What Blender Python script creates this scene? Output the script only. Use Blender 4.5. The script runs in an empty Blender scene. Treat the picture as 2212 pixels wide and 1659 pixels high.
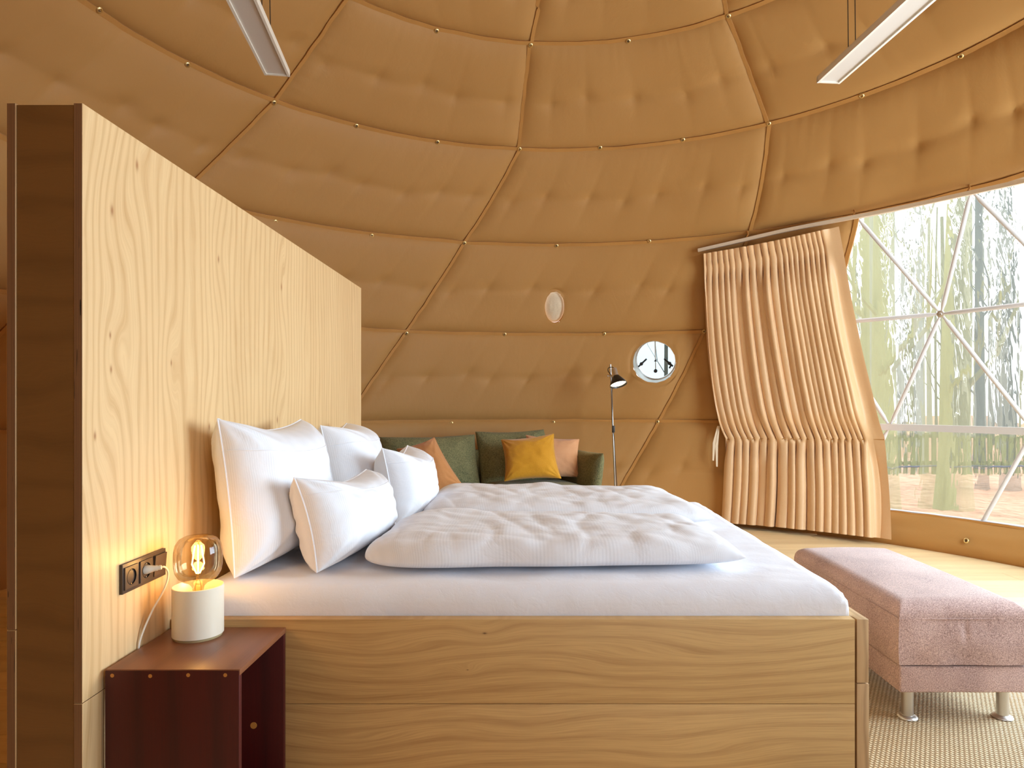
import bpy, bmesh, math, random
import numpy as np
from mathutils import Vector, Matrix, noise
random.seed(7)
PI = math.pi
SC = bpy.context.scene
COL = SC.collection
# ------------------------------------------------------------------ camera, world, big lights, exposure
F, CX, CY, EZ = 1475.0, 1150.0, 868.0, 1.1475
cam = bpy.data.cameras.new('camera'); camo = bpy.data.objects.new('camera', cam); COL.objects.link(camo)
camo.location = (0, 0, EZ); camo.rotation_euler = (PI/2, 0, 0)
cam.sensor_width = 36; cam.lens = F/2212*36
cam.shift_x = -(CX-1106)/2212; cam.shift_y = (CY-829.5)/2212
cam.clip_start = 0.05; cam.clip_end = 300
SC.camera = camo
SC.view_settings.view_transform = 'Standard'; SC.view_settings.look = 'None'
SC.view_settings.gamma = 1; SC.view_settings.use_curve_mapping = False
SC.view_settings.exposure = 0.0
w = bpy.data.worlds.new('overcast_sky'); SC.world = w; w.use_nodes = True
bg = w.node_tree.nodes['Background']
bg.inputs['Color'].default_value = (0.90, 0.96, 1.0, 1); bg.inputs['Strength'].default_value = 3.0
def area(name, loc, target, sx, sy, power, col):
    l = bpy.data.lights.new(name, 'AREA'); l.shape = 'RECTANGLE'; l.size = sx; l.size_y = sy
    l.energy = power; l.color = col
    o = bpy.data.objects.new(name, l); COL.objects.link(o); o.location = loc
    o.rotation_euler = (Vector(target)-Vector(loc)).to_track_quat('-Z', 'Y').to_euler()
    return o
# daylight entering the part of the big dome window that lies right of the frame
area('window_daylight', (3.55, 2.1, 1.55), (-1.0, 3.2, 1.25), 3.0, 1.9, 305, (0.66, 0.85, 1.0))
# added cool fill beside the camera, out of view, brightening the bed front
area('camera_side_fill', (1.0, -0.02, 1.5), (-0.1, 3.4, 1.0), 1.2, 1.5, 24, (0.66, 0.85, 1.0))
cy = SC.cycles
cy.use_denoising = True; cy.max_bounces = 10; cy.diffuse_bounces = 6; cy.transparent_max_bounces = 16
cy.sample_clamp_indirect = 6.0; cy.caustics_reflective = False; cy.blur_glossy = 0.5

# ------------------------------------------------------------------ helpers
def ray(px, py): return np.array([(px-CX)/F, 1.0, (CY-py)/F])
CAM = np.array([0, 0, EZ])
DC = np.array([0.208, 3.147, 0.777]); DR = 3.673      # dome centre and radius
def on_sphere(px, py, R=DR):
    d = ray(px, py); o = CAM-DC
    a = d@d; b = 2*d@o; c = o@o-R*R
    t = (-b+math.sqrt(max(b*b-4*a*c, 0)))/(2*a)
    return CAM+t*d
def at(px, py, depth): return CAM+ray(px, py)*depth
def azz(p): return math.atan2(p[0]-DC[0], p[1]-DC[1]), p[2]
def dome(az, z, R=DR):
    r = math.sqrt(max(R*R-(z-DC[2])**2, 0))
    return np.array([DC[0]+r*math.sin(az), DC[1]+r*math.cos(az), z])
def nrm(v):
    v = np.asarray(v, float); return v/np.linalg.norm(v)
def nz(x, y, z=0.0): return noise.noise(Vector((x, y, z)))
def lerp(a, b, t): return a+(b-a)*t
def interp(xs, ys, x): return float(np.interp(x, xs, ys))
def sm(a, b, x):
    t = min(max((x-a)/(b-a), 0), 1); return t*t*(3-2*t)

class B:
    def __init__(s): s.v = []; s.f = []; s.uv = None
    def add(s, vs, fs):
        n = len(s.v); s.v += [tuple(map(float, p)) for p in vs]; s.f += [tuple(i+n for i in f) for f in fs]; return s
    def box(s, x0, x1, y0, y1, z0, z1):
        return s.add([(x0,y0,z0),(x1,y0,z0),(x1,y1,z0),(x0,y1,z0),(x0,y0,z1),(x1,y0,z1),(x1,y1,z1),(x0,y1,z1)],
                     [(0,3,2,1),(4,5,6,7),(0,1,5,4),(1,2,6,5),(2,3,7,6),(3,0,4,7)])
    def obox(s, c, ex, ey, ez, hx, hy, hz):
        c, ex, ey, ez = map(np.asarray, (c, ex, ey, ez)); vs = []
        for z in (-1, 1):
            for x, y in ((-1,-1),(1,-1),(1,1),(-1,1)): vs.append(c+ex*x*hx+ey*y*hy+ez*z*hz)
        return s.add(vs, [(0,3,2,1),(4,5,6,7),(0,1,5,4),(1,2,6,5),(2,3,7,6),(3,0,4,7)])
    def tube(s, pts, r, seg=10, caps=True):
        pts = [np.asarray(p, float) for p in pts]; n = len(pts)
        rs = r if hasattr(r, '__len__') else [r]*n
        vs = []; up = None
        for i, p in enumerate(pts):
            t = nrm(pts[min(i+1, n-1)]-pts[max(i-1, 0)])
            if up is None:
                up = np.array([0, 0, 1.]) if abs(t[2]) < .9 else np.array([1., 0, 0])
            a = nrm(up-t*(up@t)); up = a; b = np.cross(t, a)
            for k in range(seg):
                q = 2*PI*k/seg; vs.append(p+rs[i]*(a*math.cos(q)+b*math.sin(q)))
        fs = [(i*seg+k, i*seg+(k+1) % seg, (i+1)*seg+(k+1) % seg, (i+1)*seg+k) for i in range(n-1) for k in range(seg)]
        if caps: fs += [tuple(range(seg))[::-1], tuple((n-1)*seg+k for k in range(seg))]
        return s.add(vs, fs)
    def lathe(s, prof, c, ax=(0,0,1), seg=32, sq=1.0):      # prof: (radius, height) list
        ax = nrm(ax); a = nrm(np.cross(ax, (0.3, 1, 0.2))); b = np.cross(ax, a); c = np.asarray(c, float)
        vs = [c+ax*h+r*(a*math.cos(2*PI*k/seg)+b*math.sin(2*PI*k/seg)) for r, h in prof for k in range(seg)]
        fs = [(i*seg+k, i*seg+(k+1) % seg, (i+1)*seg+(k+1) % seg, (i+1)*seg+k) for i in range(len(prof)-1) for k in range(seg)]
        return s.add(vs, fs)
    def grid(s, fn, nu, nv, keep=None, wrap=False):
        vs = []; uv = []
        for j in range(nv+1):
            for i in range(nu+1):
                p = fn(i/nu, j/nv); vs.append(p); uv.append((i/nu, j/nv))
        fs = [(j*(nu+1)+i, j*(nu+1)+i+1, (j+1)*(nu+1)+i+1, (j+1)*(nu+1)+i) for j in range(nv) for i in range(nu)
              if keep is None or keep((i+.5)/nu, (j+.5)/nv)]
        if s.uv is None: s.uv = []
        s.uv += uv
        return s.add(vs, fs)
def place(o, loc):
    o.location = loc
def origin_of(parent):
    p = parent; v = Vector((0, 0, 0))
    while p is not None: v += p.location; p = p.parent
    return v
def obj(name, b, m, parent=None, smooth=False, bevel=0.0, loc=None, uvs=(1, 1), seg=2):
    me = bpy.data.meshes.new(name)
    off = origin_of(parent)
    if loc is not None: off = off+Vector(loc)
    vs = [(x-off.x, y-off.y, z-off.z) for x, y, z in b.v]
    me.from_pydata(vs, [], b.f)
    if b.uv is not None and len(b.uv) == len(b.v):
        l = me.uv_layers.new(name='UVMap')
        for lp in me.loops: l.data[lp.index].uv = (b.uv[lp.vertex_index][0]*uvs[0], b.uv[lp.vertex_index][1]*uvs[1])
    bm = bmesh.new(); bm.from_mesh(me)
    if b.uv is None: bmesh.ops.remove_doubles(bm, verts=bm.verts, dist=1e-6); bmesh.ops.recalc_face_normals(bm, faces=bm.faces)
    if bevel > 0:
        bmesh.ops.bevel(bm, geom=[e for e in bm.edges if e.is_manifold and e.calc_face_angle(0) > .5], offset=bevel, segments=seg, affect='EDGES', profile=.6)
    bm.to_mesh(me); bm.free()
    if smooth:
        for p in me.polygons: p.use_smooth = True
        if b.uv is None: me.set_sharp_from_angle(angle=.75)
    elif bevel > 0:
        for p in me.polygons: p.use_smooth = True
        me.set_sharp_from_angle(angle=.4) if hasattr(me, 'set_sharp_from_angle') else None
    me.materials.append(m)
    o = bpy.data.objects.new(name, me); COL.objects.link(o)
    if parent is not None: o.parent = parent
    if loc is not None: o.location = loc
    return o
def tag(o, label=None, cat=None, group=None, kind=None):
    if label: o['label'] = label
    if cat: o['category'] = cat
    if group: o['group'] = group
    if kind: o['kind'] = kind
    return o
def thing(name, loc, label=None, cat=None, group=None, kind=None):
    o = bpy.data.objects.new(name, None); COL.objects.link(o); o.location = loc; o.empty_display_size = .1
    return tag(o, label, cat, group, kind)

# ------------------------------------------------------------------ materials
def srgb(r, g, b):
    f = lambda c: (c/255/12.92) if c/255 <= .04045 else ((c/255+.055)/1.055)**2.4
    return (f(r), f(g), f(b), 1)
class M:
    def __init__(s, name, rough=.6, base=(.5,.5,.5,1), metal=0, spec=.5):
        s.m = bpy.data.materials.new(name); s.m.use_nodes = True; s.nt = s.m.node_tree; s.N = s.nt.nodes; s.L = s.nt.links
        s.b = s.N['Principled BSDF']; s.b.inputs['Base Color'].default_value = base
        s.b.inputs['Roughness'].default_value = rough; s.b.inputs['Metallic'].default_value = metal
        s.b.inputs['Specular IOR Level'].default_value = spec
    def n(s, t, **k):
        x = s.N.new(t)
        for a, v in k.items():
            if a[:2] == 'i_':
                x.inputs[int(a[2:]) if a[2:].isdigit() else a[2:].replace('_', ' ')].default_value = v
            else: setattr(x, a, v)
        return x
    def l(s, a, b): s.L.new(a, b); return s
    def pos(s): return s.n('ShaderNodeNewGeometry').outputs['Position']
    def uv(s): return s.n('ShaderNodeUVMap').outputs[0]
    def mapv(s, v, scale=(1,1,1), loc=(0,0,0), rot=(0,0,0)):
        x = s.n('ShaderNodeMapping'); x.inputs['Scale'].default_value = scale; x.inputs['Location'].default_value = loc; x.inputs['Rotation'].default_value = rot
        s.l(v, x.inputs['Vector']); return x.outputs[0]
    def noise(s, v, scale, detail=3, rough=.5, dist=0):
        x = s.n('ShaderNodeTexNoise'); x.inputs['Scale'].default_value = scale; x.inputs['Detail'].default_value = detail
        x.inputs['Roughness'].default_value = rough; x.inputs['Distortion'].default_value = dist
        s.l(v, x.inputs['Vector']); return x.outputs['Fac']
    def math(s, op, a, b=None, c=None, clamp=False):
        x = s.n('ShaderNodeMath', operation=op, use_clamp=clamp)
        for i, q in enumerate((a, b, c)):
            if q is None: continue
            if isinstance(q, (int, float)): x.inputs[i].default_value = q
            else: s.l(q, x.inputs[i])
        return x.outputs[0]
    def ramp(s, fac, stops):
        x = s.n('ShaderNodeValToRGB'); e = x.color_ramp.elements
        while len(e) < len(stops): e.new(.5)
        for i, (p, c) in enumerate(stops): e[i].position = p; e[i].color = c if len(c) == 4 else (*c, 1)
        s.l(fac, x.inputs[0]); return x.outputs[0]
    def mix(s, fac, a, b, bl='MIX'):
        x = s.n('ShaderNodeMix', data_type='RGBA', blend_type=bl)
        if isinstance(fac, (int, float)): x.inputs[0].default_value = fac
        else: s.l(fac, x.inputs[0])
        for i, q in ((6, a), (7, b)):
            if isinstance(q, tuple): x.inputs[i].default_value = q
            else: s.l(q, x.inputs[i])
        return x.outputs[2]
    def color(s, c): s.l(c, s.b.inputs['Base Color']); return s
    def bump(s, h, strength=.3, dist=.01, prev=None):
        x = s.n('ShaderNodeBump'); x.inputs['Strength'].default_value = strength; x.inputs['Distance'].default_value = dist
        s.l(h, x.inputs['Height'])
        if prev is not None: s.l(prev, x.inputs['Normal'])
        s.l(x.outputs[0], s.b.inputs['Normal']); return x.outputs[0]

def plain(name, rgb, rough=.6, metal=0, spec=.5): return M(name, rough, srgb(*rgb), metal, spec).m
def wood(name, across, along, light, dark, freq=60, knots=(), rough=.5, line=.5, rnd=False, fine_w=.35, warp=.35, stretch=.22, knotcol=(60,35,18), big=None):
    """wood whose grain lines run along one world axis; knots = (across, along, size) points that bend the grain"""
    m = M(name, rough); p = m.pos(); sp = m.n('ShaderNodeSeparateXYZ'); m.l(p, sp.inputs[0])
    a = sp.outputs[across]; g = sp.outputs[along]
    if rnd:
        oi = m.n('ShaderNodeObjectInfo').outputs['Random']
        g = m.math('MULTIPLY_ADD', oi, 37.0, g); a = m.math('MULTIPLY_ADD', oi, 3.1, a)
    cb = m.n('ShaderNodeCombineXYZ'); m.l(a, cb.inputs[0]); m.l(m.math('MULTIPLY', g, stretch), cb.inputs[1]); v = cb.outputs[0]
    w1 = m.noise(v, 2.6, 3, .5); ph = m.math('MULTIPLY_ADD', w1, warp, a)
    w2 = m.noise(v, 13, 2, .5); ph = m.math('MULTIPLY_ADD', w2, warp*.09, ph)
    dark_k = None
    for ka, kg, ks in knots:
        sw = ks < 0; ks = abs(ks)
        da = m.math('SUBTRACT', a, ka); dg = m.math('MULTIPLY', m.math('SUBTRACT', g, kg), .45)
        d2 = m.math('ADD', m.math('MULTIPLY', da, da), m.math('MULTIPLY', dg, dg))
        ge = m.math('EXPONENT', m.math('MULTIPLY', d2, -1/(ks*ks*9)))
        ph = m.math('MULTIPLY_ADD', ge, ks*(2.6 if not sw else 1.3), ph)
        if sw: continue
        kk = m.math('EXPONENT', m.math('MULTIPLY', d2, -1/(ks*ks*.05)))
        dark_k = kk if dark_k is None else m.math('MAXIMUM', dark_k, kk)
    s1 = m.math('SINE', m.math('MULTIPLY', ph, freq*2.6)); s1 = m.math('MULTIPLY_ADD', s1, .5, .5)
    s1 = m.math('POWER', s1, 3.0)
    cb2 = m.n('ShaderNodeCombineXYZ'); m.l(m.math('MULTIPLY', ph, 1.0), cb2.inputs[0]); m.l(m.math('MULTIPLY', g, .02), cb2.inputs[1])
    fine = m.noise(cb2.outputs[0], 260, 2, .6)
    broad = m.noise(v, 5.0, 3, .6)
    f = m.math('MULTIPLY_ADD', s1, line, m.math('MULTIPLY_ADD', fine, fine_w*1.6, -fine_w*.6))
    f = m.math('ADD', f, m.math('MULTIPLY_ADD', broad, .7, -.35), clamp=True)
    c = m.mix(f, srgb(*light), srgb(*dark))
    if rnd:
        hv = m.n('ShaderNodeHueSaturation'); m.l(c, hv.inputs['Color'])
        m.l(m.math('MULTIPLY_ADD', oi, .28, .86), hv.inputs['Value']); c = hv.outputs[0]
    if dark_k is not None: c = m.mix(m.math('MULTIPLY', dark_k, .85), c, srgb(*knotcol))
    m.color(c); m.bump(f, .12, .002)
    return m.m
def fabric(name, c1, c2, rough=.9, scale=900, var=4.0, bump=.15, sheen=.3, wr=None, bigbump=.0):
    m = M(name, rough, spec=.25); p = m.pos()
    f = m.noise(p, scale, 2, .6); g = m.noise(p, var, 3, .5)
    t = m.math('MULTIPLY_ADD', f, 1.6, -.3, clamp=True)
    t = m.math('MULTIPLY_ADD', m.math('SUBTRACT', g, .5), .5, t, clamp=True)
    m.color(m.mix(t, srgb(*c1), srgb(*c2))); nb = m.bump(f, bump, .002)
    if bigbump: m.bump(m.noise(p, 26, 4, .6, .4), bigbump, .006, nb)
    m.b.inputs['Sheen Weight'].default_value = sheen
    return m.m

def wallp(px, py):
    t = 1.0785*F/(CX-px); return t, EZ+(CY-py)/F*t
KN = [(*wallp(x, y), s) for x, y, s in ((242, 455, .028), (472, 560, .025), (608, 620, .03), (296, 357, .03), (238, 724, .018), (240, 798, .02), (370, 784, .018), (205, 942, .022), (452, 922, .025), (599, 907, .03))]
ply = wood('birch_plywood', 1, 2, (224, 192, 144), (190, 148, 98), freq=58, knots=KN, rough=.42, line=.42, fine_w=.5, warp=.30, stretch=.2, knotcol=(150, 96, 52))
ply_end = wood('birch_plywood_cross_shaded', 2, 0, (128, 90, 46), (106, 72, 34), freq=22, rough=.45, line=.4, warp=.3, stretch=.5)  # cross-grain birch; shade on the camera-facing end is put into the darker colour
def ply_edge_mat():
    m = M('plywood_edge', .6); p = m.pos(); sp = m.n('ShaderNodeSeparateXYZ'); m.l(p, sp.inputs[0])
    s = m.math('MULTIPLY_ADD', m.math('SINE', m.math('MULTIPLY', sp.outputs[0], 2*PI/.0028)), .5, .5)
    nn = m.noise(m.mapv(p, (900, 1, 3)), 1, 3, .6); vo = m.noise(m.mapv(p, (300, 1, 9)), 1, 1, .5)
    f = m.math('MULTIPLY_ADD', nn, .5, m.math('MULTIPLY', s, .6), clamp=True)
    c = m.ramp(f, [(.25, srgb(70, 44, 28)), (.7, srgb(158, 118, 82))])
    hole = m.math('GREATER_THAN', vo, .74)
    m.color(m.mix(hole, c, srgb(20, 10, 8))); return m.m
ply_edge = ply_edge_mat()
def boardx(px, py, d=2.032): return EZ-(py-CY)/F*d, (px-CX)/F*d
OK_ = [(*boardx(x, y), s) for x, y, s in ((1047, 1368, .012), (800, 1415, -.035), (1500, 1430, -.03), (1330, 1445, -.02), (1700, 1400, -.035), (1150, 1570, -.03), (760, 1600, -.04), (1450, 1620, -.04), (1010, 1447, .006))]
oak = wood('oiled_oak', 2, 0, (206, 168, 112), (158, 116, 68), freq=52, knots=OK_, rough=.5, line=.3, fine_w=.7, warp=.22, stretch=.12, knotcol=(70, 42, 22))
oak_foot = wood('oiled_oak_end_grain', 0, 2, (206, 172, 128), (150, 114, 76), freq=70, rough=.55, line=.5, warp=.1, stretch=.6)
oak_floor = wood('oak_floorboards', 1, 0, (238, 212, 164), (208, 170, 116), freq=22, rough=.38, line=.2, fine_w=.6, rnd=True, warp=.3, stretch=.1)
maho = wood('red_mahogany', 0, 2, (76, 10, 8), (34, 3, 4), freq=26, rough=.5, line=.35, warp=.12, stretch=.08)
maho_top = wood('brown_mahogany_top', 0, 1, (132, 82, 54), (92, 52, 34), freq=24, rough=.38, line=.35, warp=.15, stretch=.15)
liner_m = M('tan_liner_fabric', .62, spec=.35)
def _liner():
    m = liner_m; p = m.pos(); f = m.noise(p, 700, 2, .6); g = m.noise(p, 1.3, 3, .5)
    m.color(m.mix(m.math('MULTIPLY_ADD', g, .8, -.1, clamp=True), srgb(180, 134, 77), srgb(165, 119, 62)))
    nb = m.bump(f, .06, .001)
    cr = m.noise(m.mapv(p, (1, 1, .35)), 9, 4, .62, .7)
    nb = m.bump(cr, .16, .012, nb)
    m.bump(m.noise(p, 45, 3, .6, .5), .12, .004, nb)
_liner(); liner = liner_m.m
seam_m = fabric('liner_hem_fabric', (192, 140, 76), (166, 114, 54), .6, 500, 5, .1, .1)
def linen_mat(name, stripe, tint=(233, 234, 239)):
    m = M(name, .75, spec=.3); u = m.uv(); sp = m.n('ShaderNodeSeparateXYZ'); m.l(u, sp.inputs[0]); p = m.pos()
    s = m.math('MULTIPLY_ADD', m.math('SINE', m.math('MULTIPLY', sp.outputs[0], 2*PI*stripe)), .5, .5)
    br = m.math('MULTIPLY_ADD', m.math('SINE', m.math('MULTIPLY', sp.outputs[0], 2*PI*stripe/9)), .5, .5)
    st = m.math('MULTIPLY', m.math('GREATER_THAN', s, .55), m.math('MULTIPLY_ADD', br, .8, .2))
    d = tuple(int(c*.955) for c in tint)
    m.color(m.mix(m.math('MULTIPLY', st, .75), srgb(*tint), srgb(*d)))
    nb = m.bump(st, .12, .001)
    w1 = m.noise(m.mapv(p, (1, 1, 1)), 7, 4, .6, .8)
    m.bump(w1, .30, .015, nb)
    m.b.inputs['Sheen Weight'].default_value = .15
    return m.m
linen = linen_mat('white_striped_linen', 120)
sheet_m = fabric('white_sheet_cotton', (240, 241, 247), (234, 235, 242), .75, 700, 5, .05, .15, bigbump=.3)
curt_m = fabric('beige_curtain_satin', (224, 186, 142), (206, 165, 120), .36, 500, 3, .08, .35)
sofa_m = fabric('green_melange_wool', (150, 144, 100), (70, 74, 52), .95, 120, 6, .5, .08)
pink_m = fabric('dusty_pink_tweed', (236, 202, 190), (112, 80, 76), .95, 270, 6, .6, .25)
must_m = fabric('mustard_velvet', (216, 158, 34), (190, 128, 18), .7, 300, 8, .1, .4, bigbump=.5)
tan_m = fabric('tan_cotton', (208, 148, 92), (190, 128, 76), .8, 500, 8, .1, .3, bigbump=.5)
peach_m = fabric('peach_cotton', (214, 162, 118), (196, 140, 100), .8, 500, 8, .1, .3, bigbump=.5)
black_m = plain('black_plastic', (24, 22, 22), .4)
brown_pl = plain('anthracite_socket_plastic', (70, 56, 48), .38)
dark_hole = plain('socket_recess_black', (14, 12, 12), .5)
steel = plain('brushed_steel', (214, 212, 208), .38, 1)
chrome = plain('polished_chrome', (225, 225, 225), .12, 1)
brass = plain('brass_eyelet', (226, 200, 140), .3, .9)
white_pl = plain('white_plastic', (236, 228, 214), .45)
white_paint = plain('white_painted_steel', (206, 202, 200), .35)
cream_lamp = plain('cream_lacquered_metal', (236, 226, 206), .3)
grey_frame = plain('grey_lamp_frame', (226, 218, 204), .45)
diffuser = plain('opal_diffuser', (204, 194, 184), .4)
dowel_m = plain('pale_dowel', (196, 132, 62), .5)
rubber = plain('dark_cable', (26, 20, 18), .6)
vent_m = fabric('off_white_cover', (222, 206, 180), (196, 176, 148), .6, 200, 5, .2, .2, bigbump=.4)
sleeve_m = plain('white_aluminium_sleeve', (226, 224, 216), .3, .5)
def emit(name, col, strength):
    m = M(name); m.b.inputs['Emission Color'].default_value = (*col, 1); m.b.inputs['Emission Strength'].default_value = strength
    m.b.inputs['Base Color'].default_value = (.8, .7, .5, 1); return m.m
fil_m = emit('glowing_filament', (1.0, .52, .12), 34)
led_m = emit('glowing_spot_lamp', (1.0, .82, .5), 9)
def thin_glass(name, tint, gl=.10, wav=False):
    m = bpy.data.materials.new(name); m.use_nodes = True; nt = m.node_tree; N = nt.nodes; N.clear(); L = nt.links
    out = N.new('ShaderNodeOutputMaterial'); tr = N.new('ShaderNodeBsdfTransparent'); tr.inputs[0].default_value = tint
    g = N.new('ShaderNodeBsdfGlossy'); g.inputs['Roughness'].default_value = .03
    fr = N.new('ShaderNodeFresnel'); fr.inputs[0].default_value = 1.5
    mx = N.new('ShaderNodeMixShader'); mm = N.new('ShaderNodeMath'); mm.operation = 'MULTIPLY_ADD'; mm.inputs[1].default_value = .6; mm.inputs[2].default_value = gl*.2
    L.new(fr.outputs[0], mm.inputs[0]); L.new(mm.outputs[0], mx.inputs[0]); L.new(tr.outputs[0], mx.inputs[1]); L.new(g.outputs[0], mx.inputs[2])
    last = mx.outputs[0]
    if wav:
        rf = N.new('ShaderNodeBsdfRefraction'); rf.inputs['IOR'].default_value = 1.12; rf.inputs['Roughness'].default_value = .0; rf.inputs['Color'].default_value = (1, 1, 1, 1)
        ge = N.new('ShaderNodeNewGeometry'); mp = N.new('ShaderNodeMapping'); mp.inputs['Scale'].default_value = (1, 1, .22)
        n1 = N.new('ShaderNodeTexNoise'); n1.inputs['Scale'].default_value = 9; n1.inputs['Detail'].default_value = 2.5; n1.inputs['Roughness'].default_value = .5
        bp = N.new('ShaderNodeBump'); bp.inputs['Strength'].default_value = 1; bp.inputs['Distance'].default_value = .014
        L.new(ge.outputs['Position'], mp.inputs[0]); L.new(mp.outputs[0], n1.inputs['Vector']); L.new(n1.outputs['Fac'], bp.inputs['Height'])
        L.new(bp.outputs[0], rf.inputs['Normal']); 
        m2 = N.new('ShaderNodeMixShader'); m2.inputs[0].default_value = .48; L.new(last, m2.inputs[1]); L.new(rf.outputs[0], m2.inputs[2])
        df = N.new('ShaderNodeBsdfTranslucent'); df.inputs[0].default_value = (.95, .96, .95, 1)
        m3 = N.new('ShaderNodeMixShader'); m3.inputs[0].default_value = .09; L.new(m2.outputs[0], m3.inputs[1]); L.new(df.outputs[0], m3.inputs[2]); last = m3.outputs[0]
    L.new(last, out.inputs['Surface']); return m
amber = thin_glass('amber_bulb_glass', (1.0, .90, .70, 1))
film = thin_glass('clear_window_film', (.97, .98, .97, 1), wav=True)
clear = thin_glass('porthole_acrylic', (.40, .46, .48, 1), .6)

# ------------------------------------------------------------------ floor
ZR = [0.0, .971, 1.818, 2.613, 3.304, 3.858, 4.22]         # dome rows
FR = math.sqrt(DR*DR-DC[2]**2)
fl = thing('floor', (DC[0], DC[1], 0), kind='structure')
b = B(); b.lathe([(0.01, -.06), (FR+.05, -.06), (FR+.05, -.006), (0.01, -.006)], (DC[0], DC[1], 0), seg=64)
obj('subfloor', b, plain('dark_subfloor', (60, 42, 28), .8), fl)
PW = .185
y = DC[1]-FR+.02; row = 0
while y < DC[1]+FR-.02:
    y1 = min(y+PW, DC[1]+FR-.01)
    hx = lambda yy: math.sqrt(max((FR+.03)**2-(yy-DC[1])**2, 0))
    xa0, xa1 = -hx(y), -hx(y1)
    x = -FR-.1-random.random()*1.6
    while x < FR:
        L_ = 1.7+random.random()*.9; g = .0012
        p = []
        for xx, yy in ((x+g, y+g), (x+L_-g, y+g), (x+L_-g, y1-g), (x+g, y1-g)):
            p.append((min(max(xx, -hx(yy)), hx(yy))+DC[0], yy))
        if max(q[0] for q in p[1:3])-min(p[0][0], p[3][0]) > .05 and y1 > 0.2:
            vs = [(q[0], q[1], -.006) for q in p]+[(q[0], q[1], 0) for q in p]
            b = B().add(vs, [(0,3,2,1),(4,5,6,7),(0,1,5,4),(1,2,6,5),(2,3,7,6),(3,0,4,7)])
            obj('plank', b, oak_floor, fl)
        x += L_
    y = y1; row += 1

# ------------------------------------------------------------------ dome liner: sewn panels, hems, eyelets
ceil = thing('ceiling', (DC[0], DC[1], 2.6), kind='structure')
wback = thing('wall_back', (DC[0], DC[1]+3.6, 0), kind='structure')
def A(px, py): return azz(on_sphere(px, py))[0]
# azimuths of the slanted seams at each row height, taken from the photograph
def rowaz(px, py): return A(px, py)
seams = {6: [A(1172, 0)], 5: [A(1146, 90), A(1574, 30), A(757, -25)],
         4: [A(592, 215), A(1122, 318), A(1660, 262)],
         3: [A(400, 405), A(1003, 520), A(1620, 500)],
         2: [A(878, 716), A(1521, 711)], 1: [A(740, 908), A(1424, 908)], 0: [A(1290, 1150)]}
D45 = abs(A(1003, 520)-A(1620, 500))
# chains of seams going down the dome: list of (z, az)
chain2 = [(ZR[6], A(1190, -150)), (ZR[5], A(1146, 90)), (ZR[4], A(1122, 318)), (ZR[3], A(1003, 520)), (ZR[2], A(878, 716)), (ZR[1], A(742, 908)), (ZR[0], A(742, 908)-.14)]
chain3 = [(ZR[6], A(1540, -120)), (ZR[5], A(1574, 30)), (ZR[4], A(1660, 262)), (ZR[3], A(1620, 500)), (ZR[2], A(1521, 711)), (ZR[1], A(1424, 908)), (ZR[0], A(1424, 908)-.15)]
chain1 = [(ZR[6], A(1190, -150)-1.25), (ZR[5], A(757, -25)), (ZR[4], A(592, 215)), (ZR[3], A(425, 385)-.03), (ZR[2], A(425, 385)-.25), (ZR[1], A(425, 385)-.42), (ZR[0], A(425, 385)-.56)]
def chaz(ch, z):
    zs = [c[0] for c in ch][::-1]; az = [c[1] for c in ch][::-1]; return interp(zs, az, z)
def shift(ch, d): return [(z, a+d) for z, a in ch]
WT0 = A(1853, 470); WL = A(1780, 693)
winL = [(ZR[3], WT0), (ZR[2], WL), (ZR[1], WL-.02), (ZR[0], WL-.02)]
WE = math.radians(118)                                      # right end of the window bay
winR = [(ZR[3], WE), (0, WE)]
PH = on_sphere(1414, 781); OV = on_sphere(1198, 662)        # round openings in the liner
holes = [(PH, .190, .190), (OV, .085, .138)]
def tangent(p):
    n = nrm(p-DC); e = nrm(np.cross((0, 0, 1.), n))*-1; u = np.cross(n, e)
    if u[2] < 0: u = -u
    return n, e, u
HT = [(p, rx, ry, *tangent(p)) for p, rx, ry in holes]
def hole_warp(q):
    for p, rx, ry, n, e, u in HT:
        d = q-p
        if abs(d@n) > .3: continue
        a, c = (d@e)/rx, (d@u)/ry; r = math.hypot(a, c)
        if r < 1.35:
            r2 = 1.0+r*.35/1.35 if r > 1e-6 else 1.0
            k = r2/max(r, 1e-6); q = q+e*(a*(k-1)*rx)+u*(c*(k-1)*ry)
    return q
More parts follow.
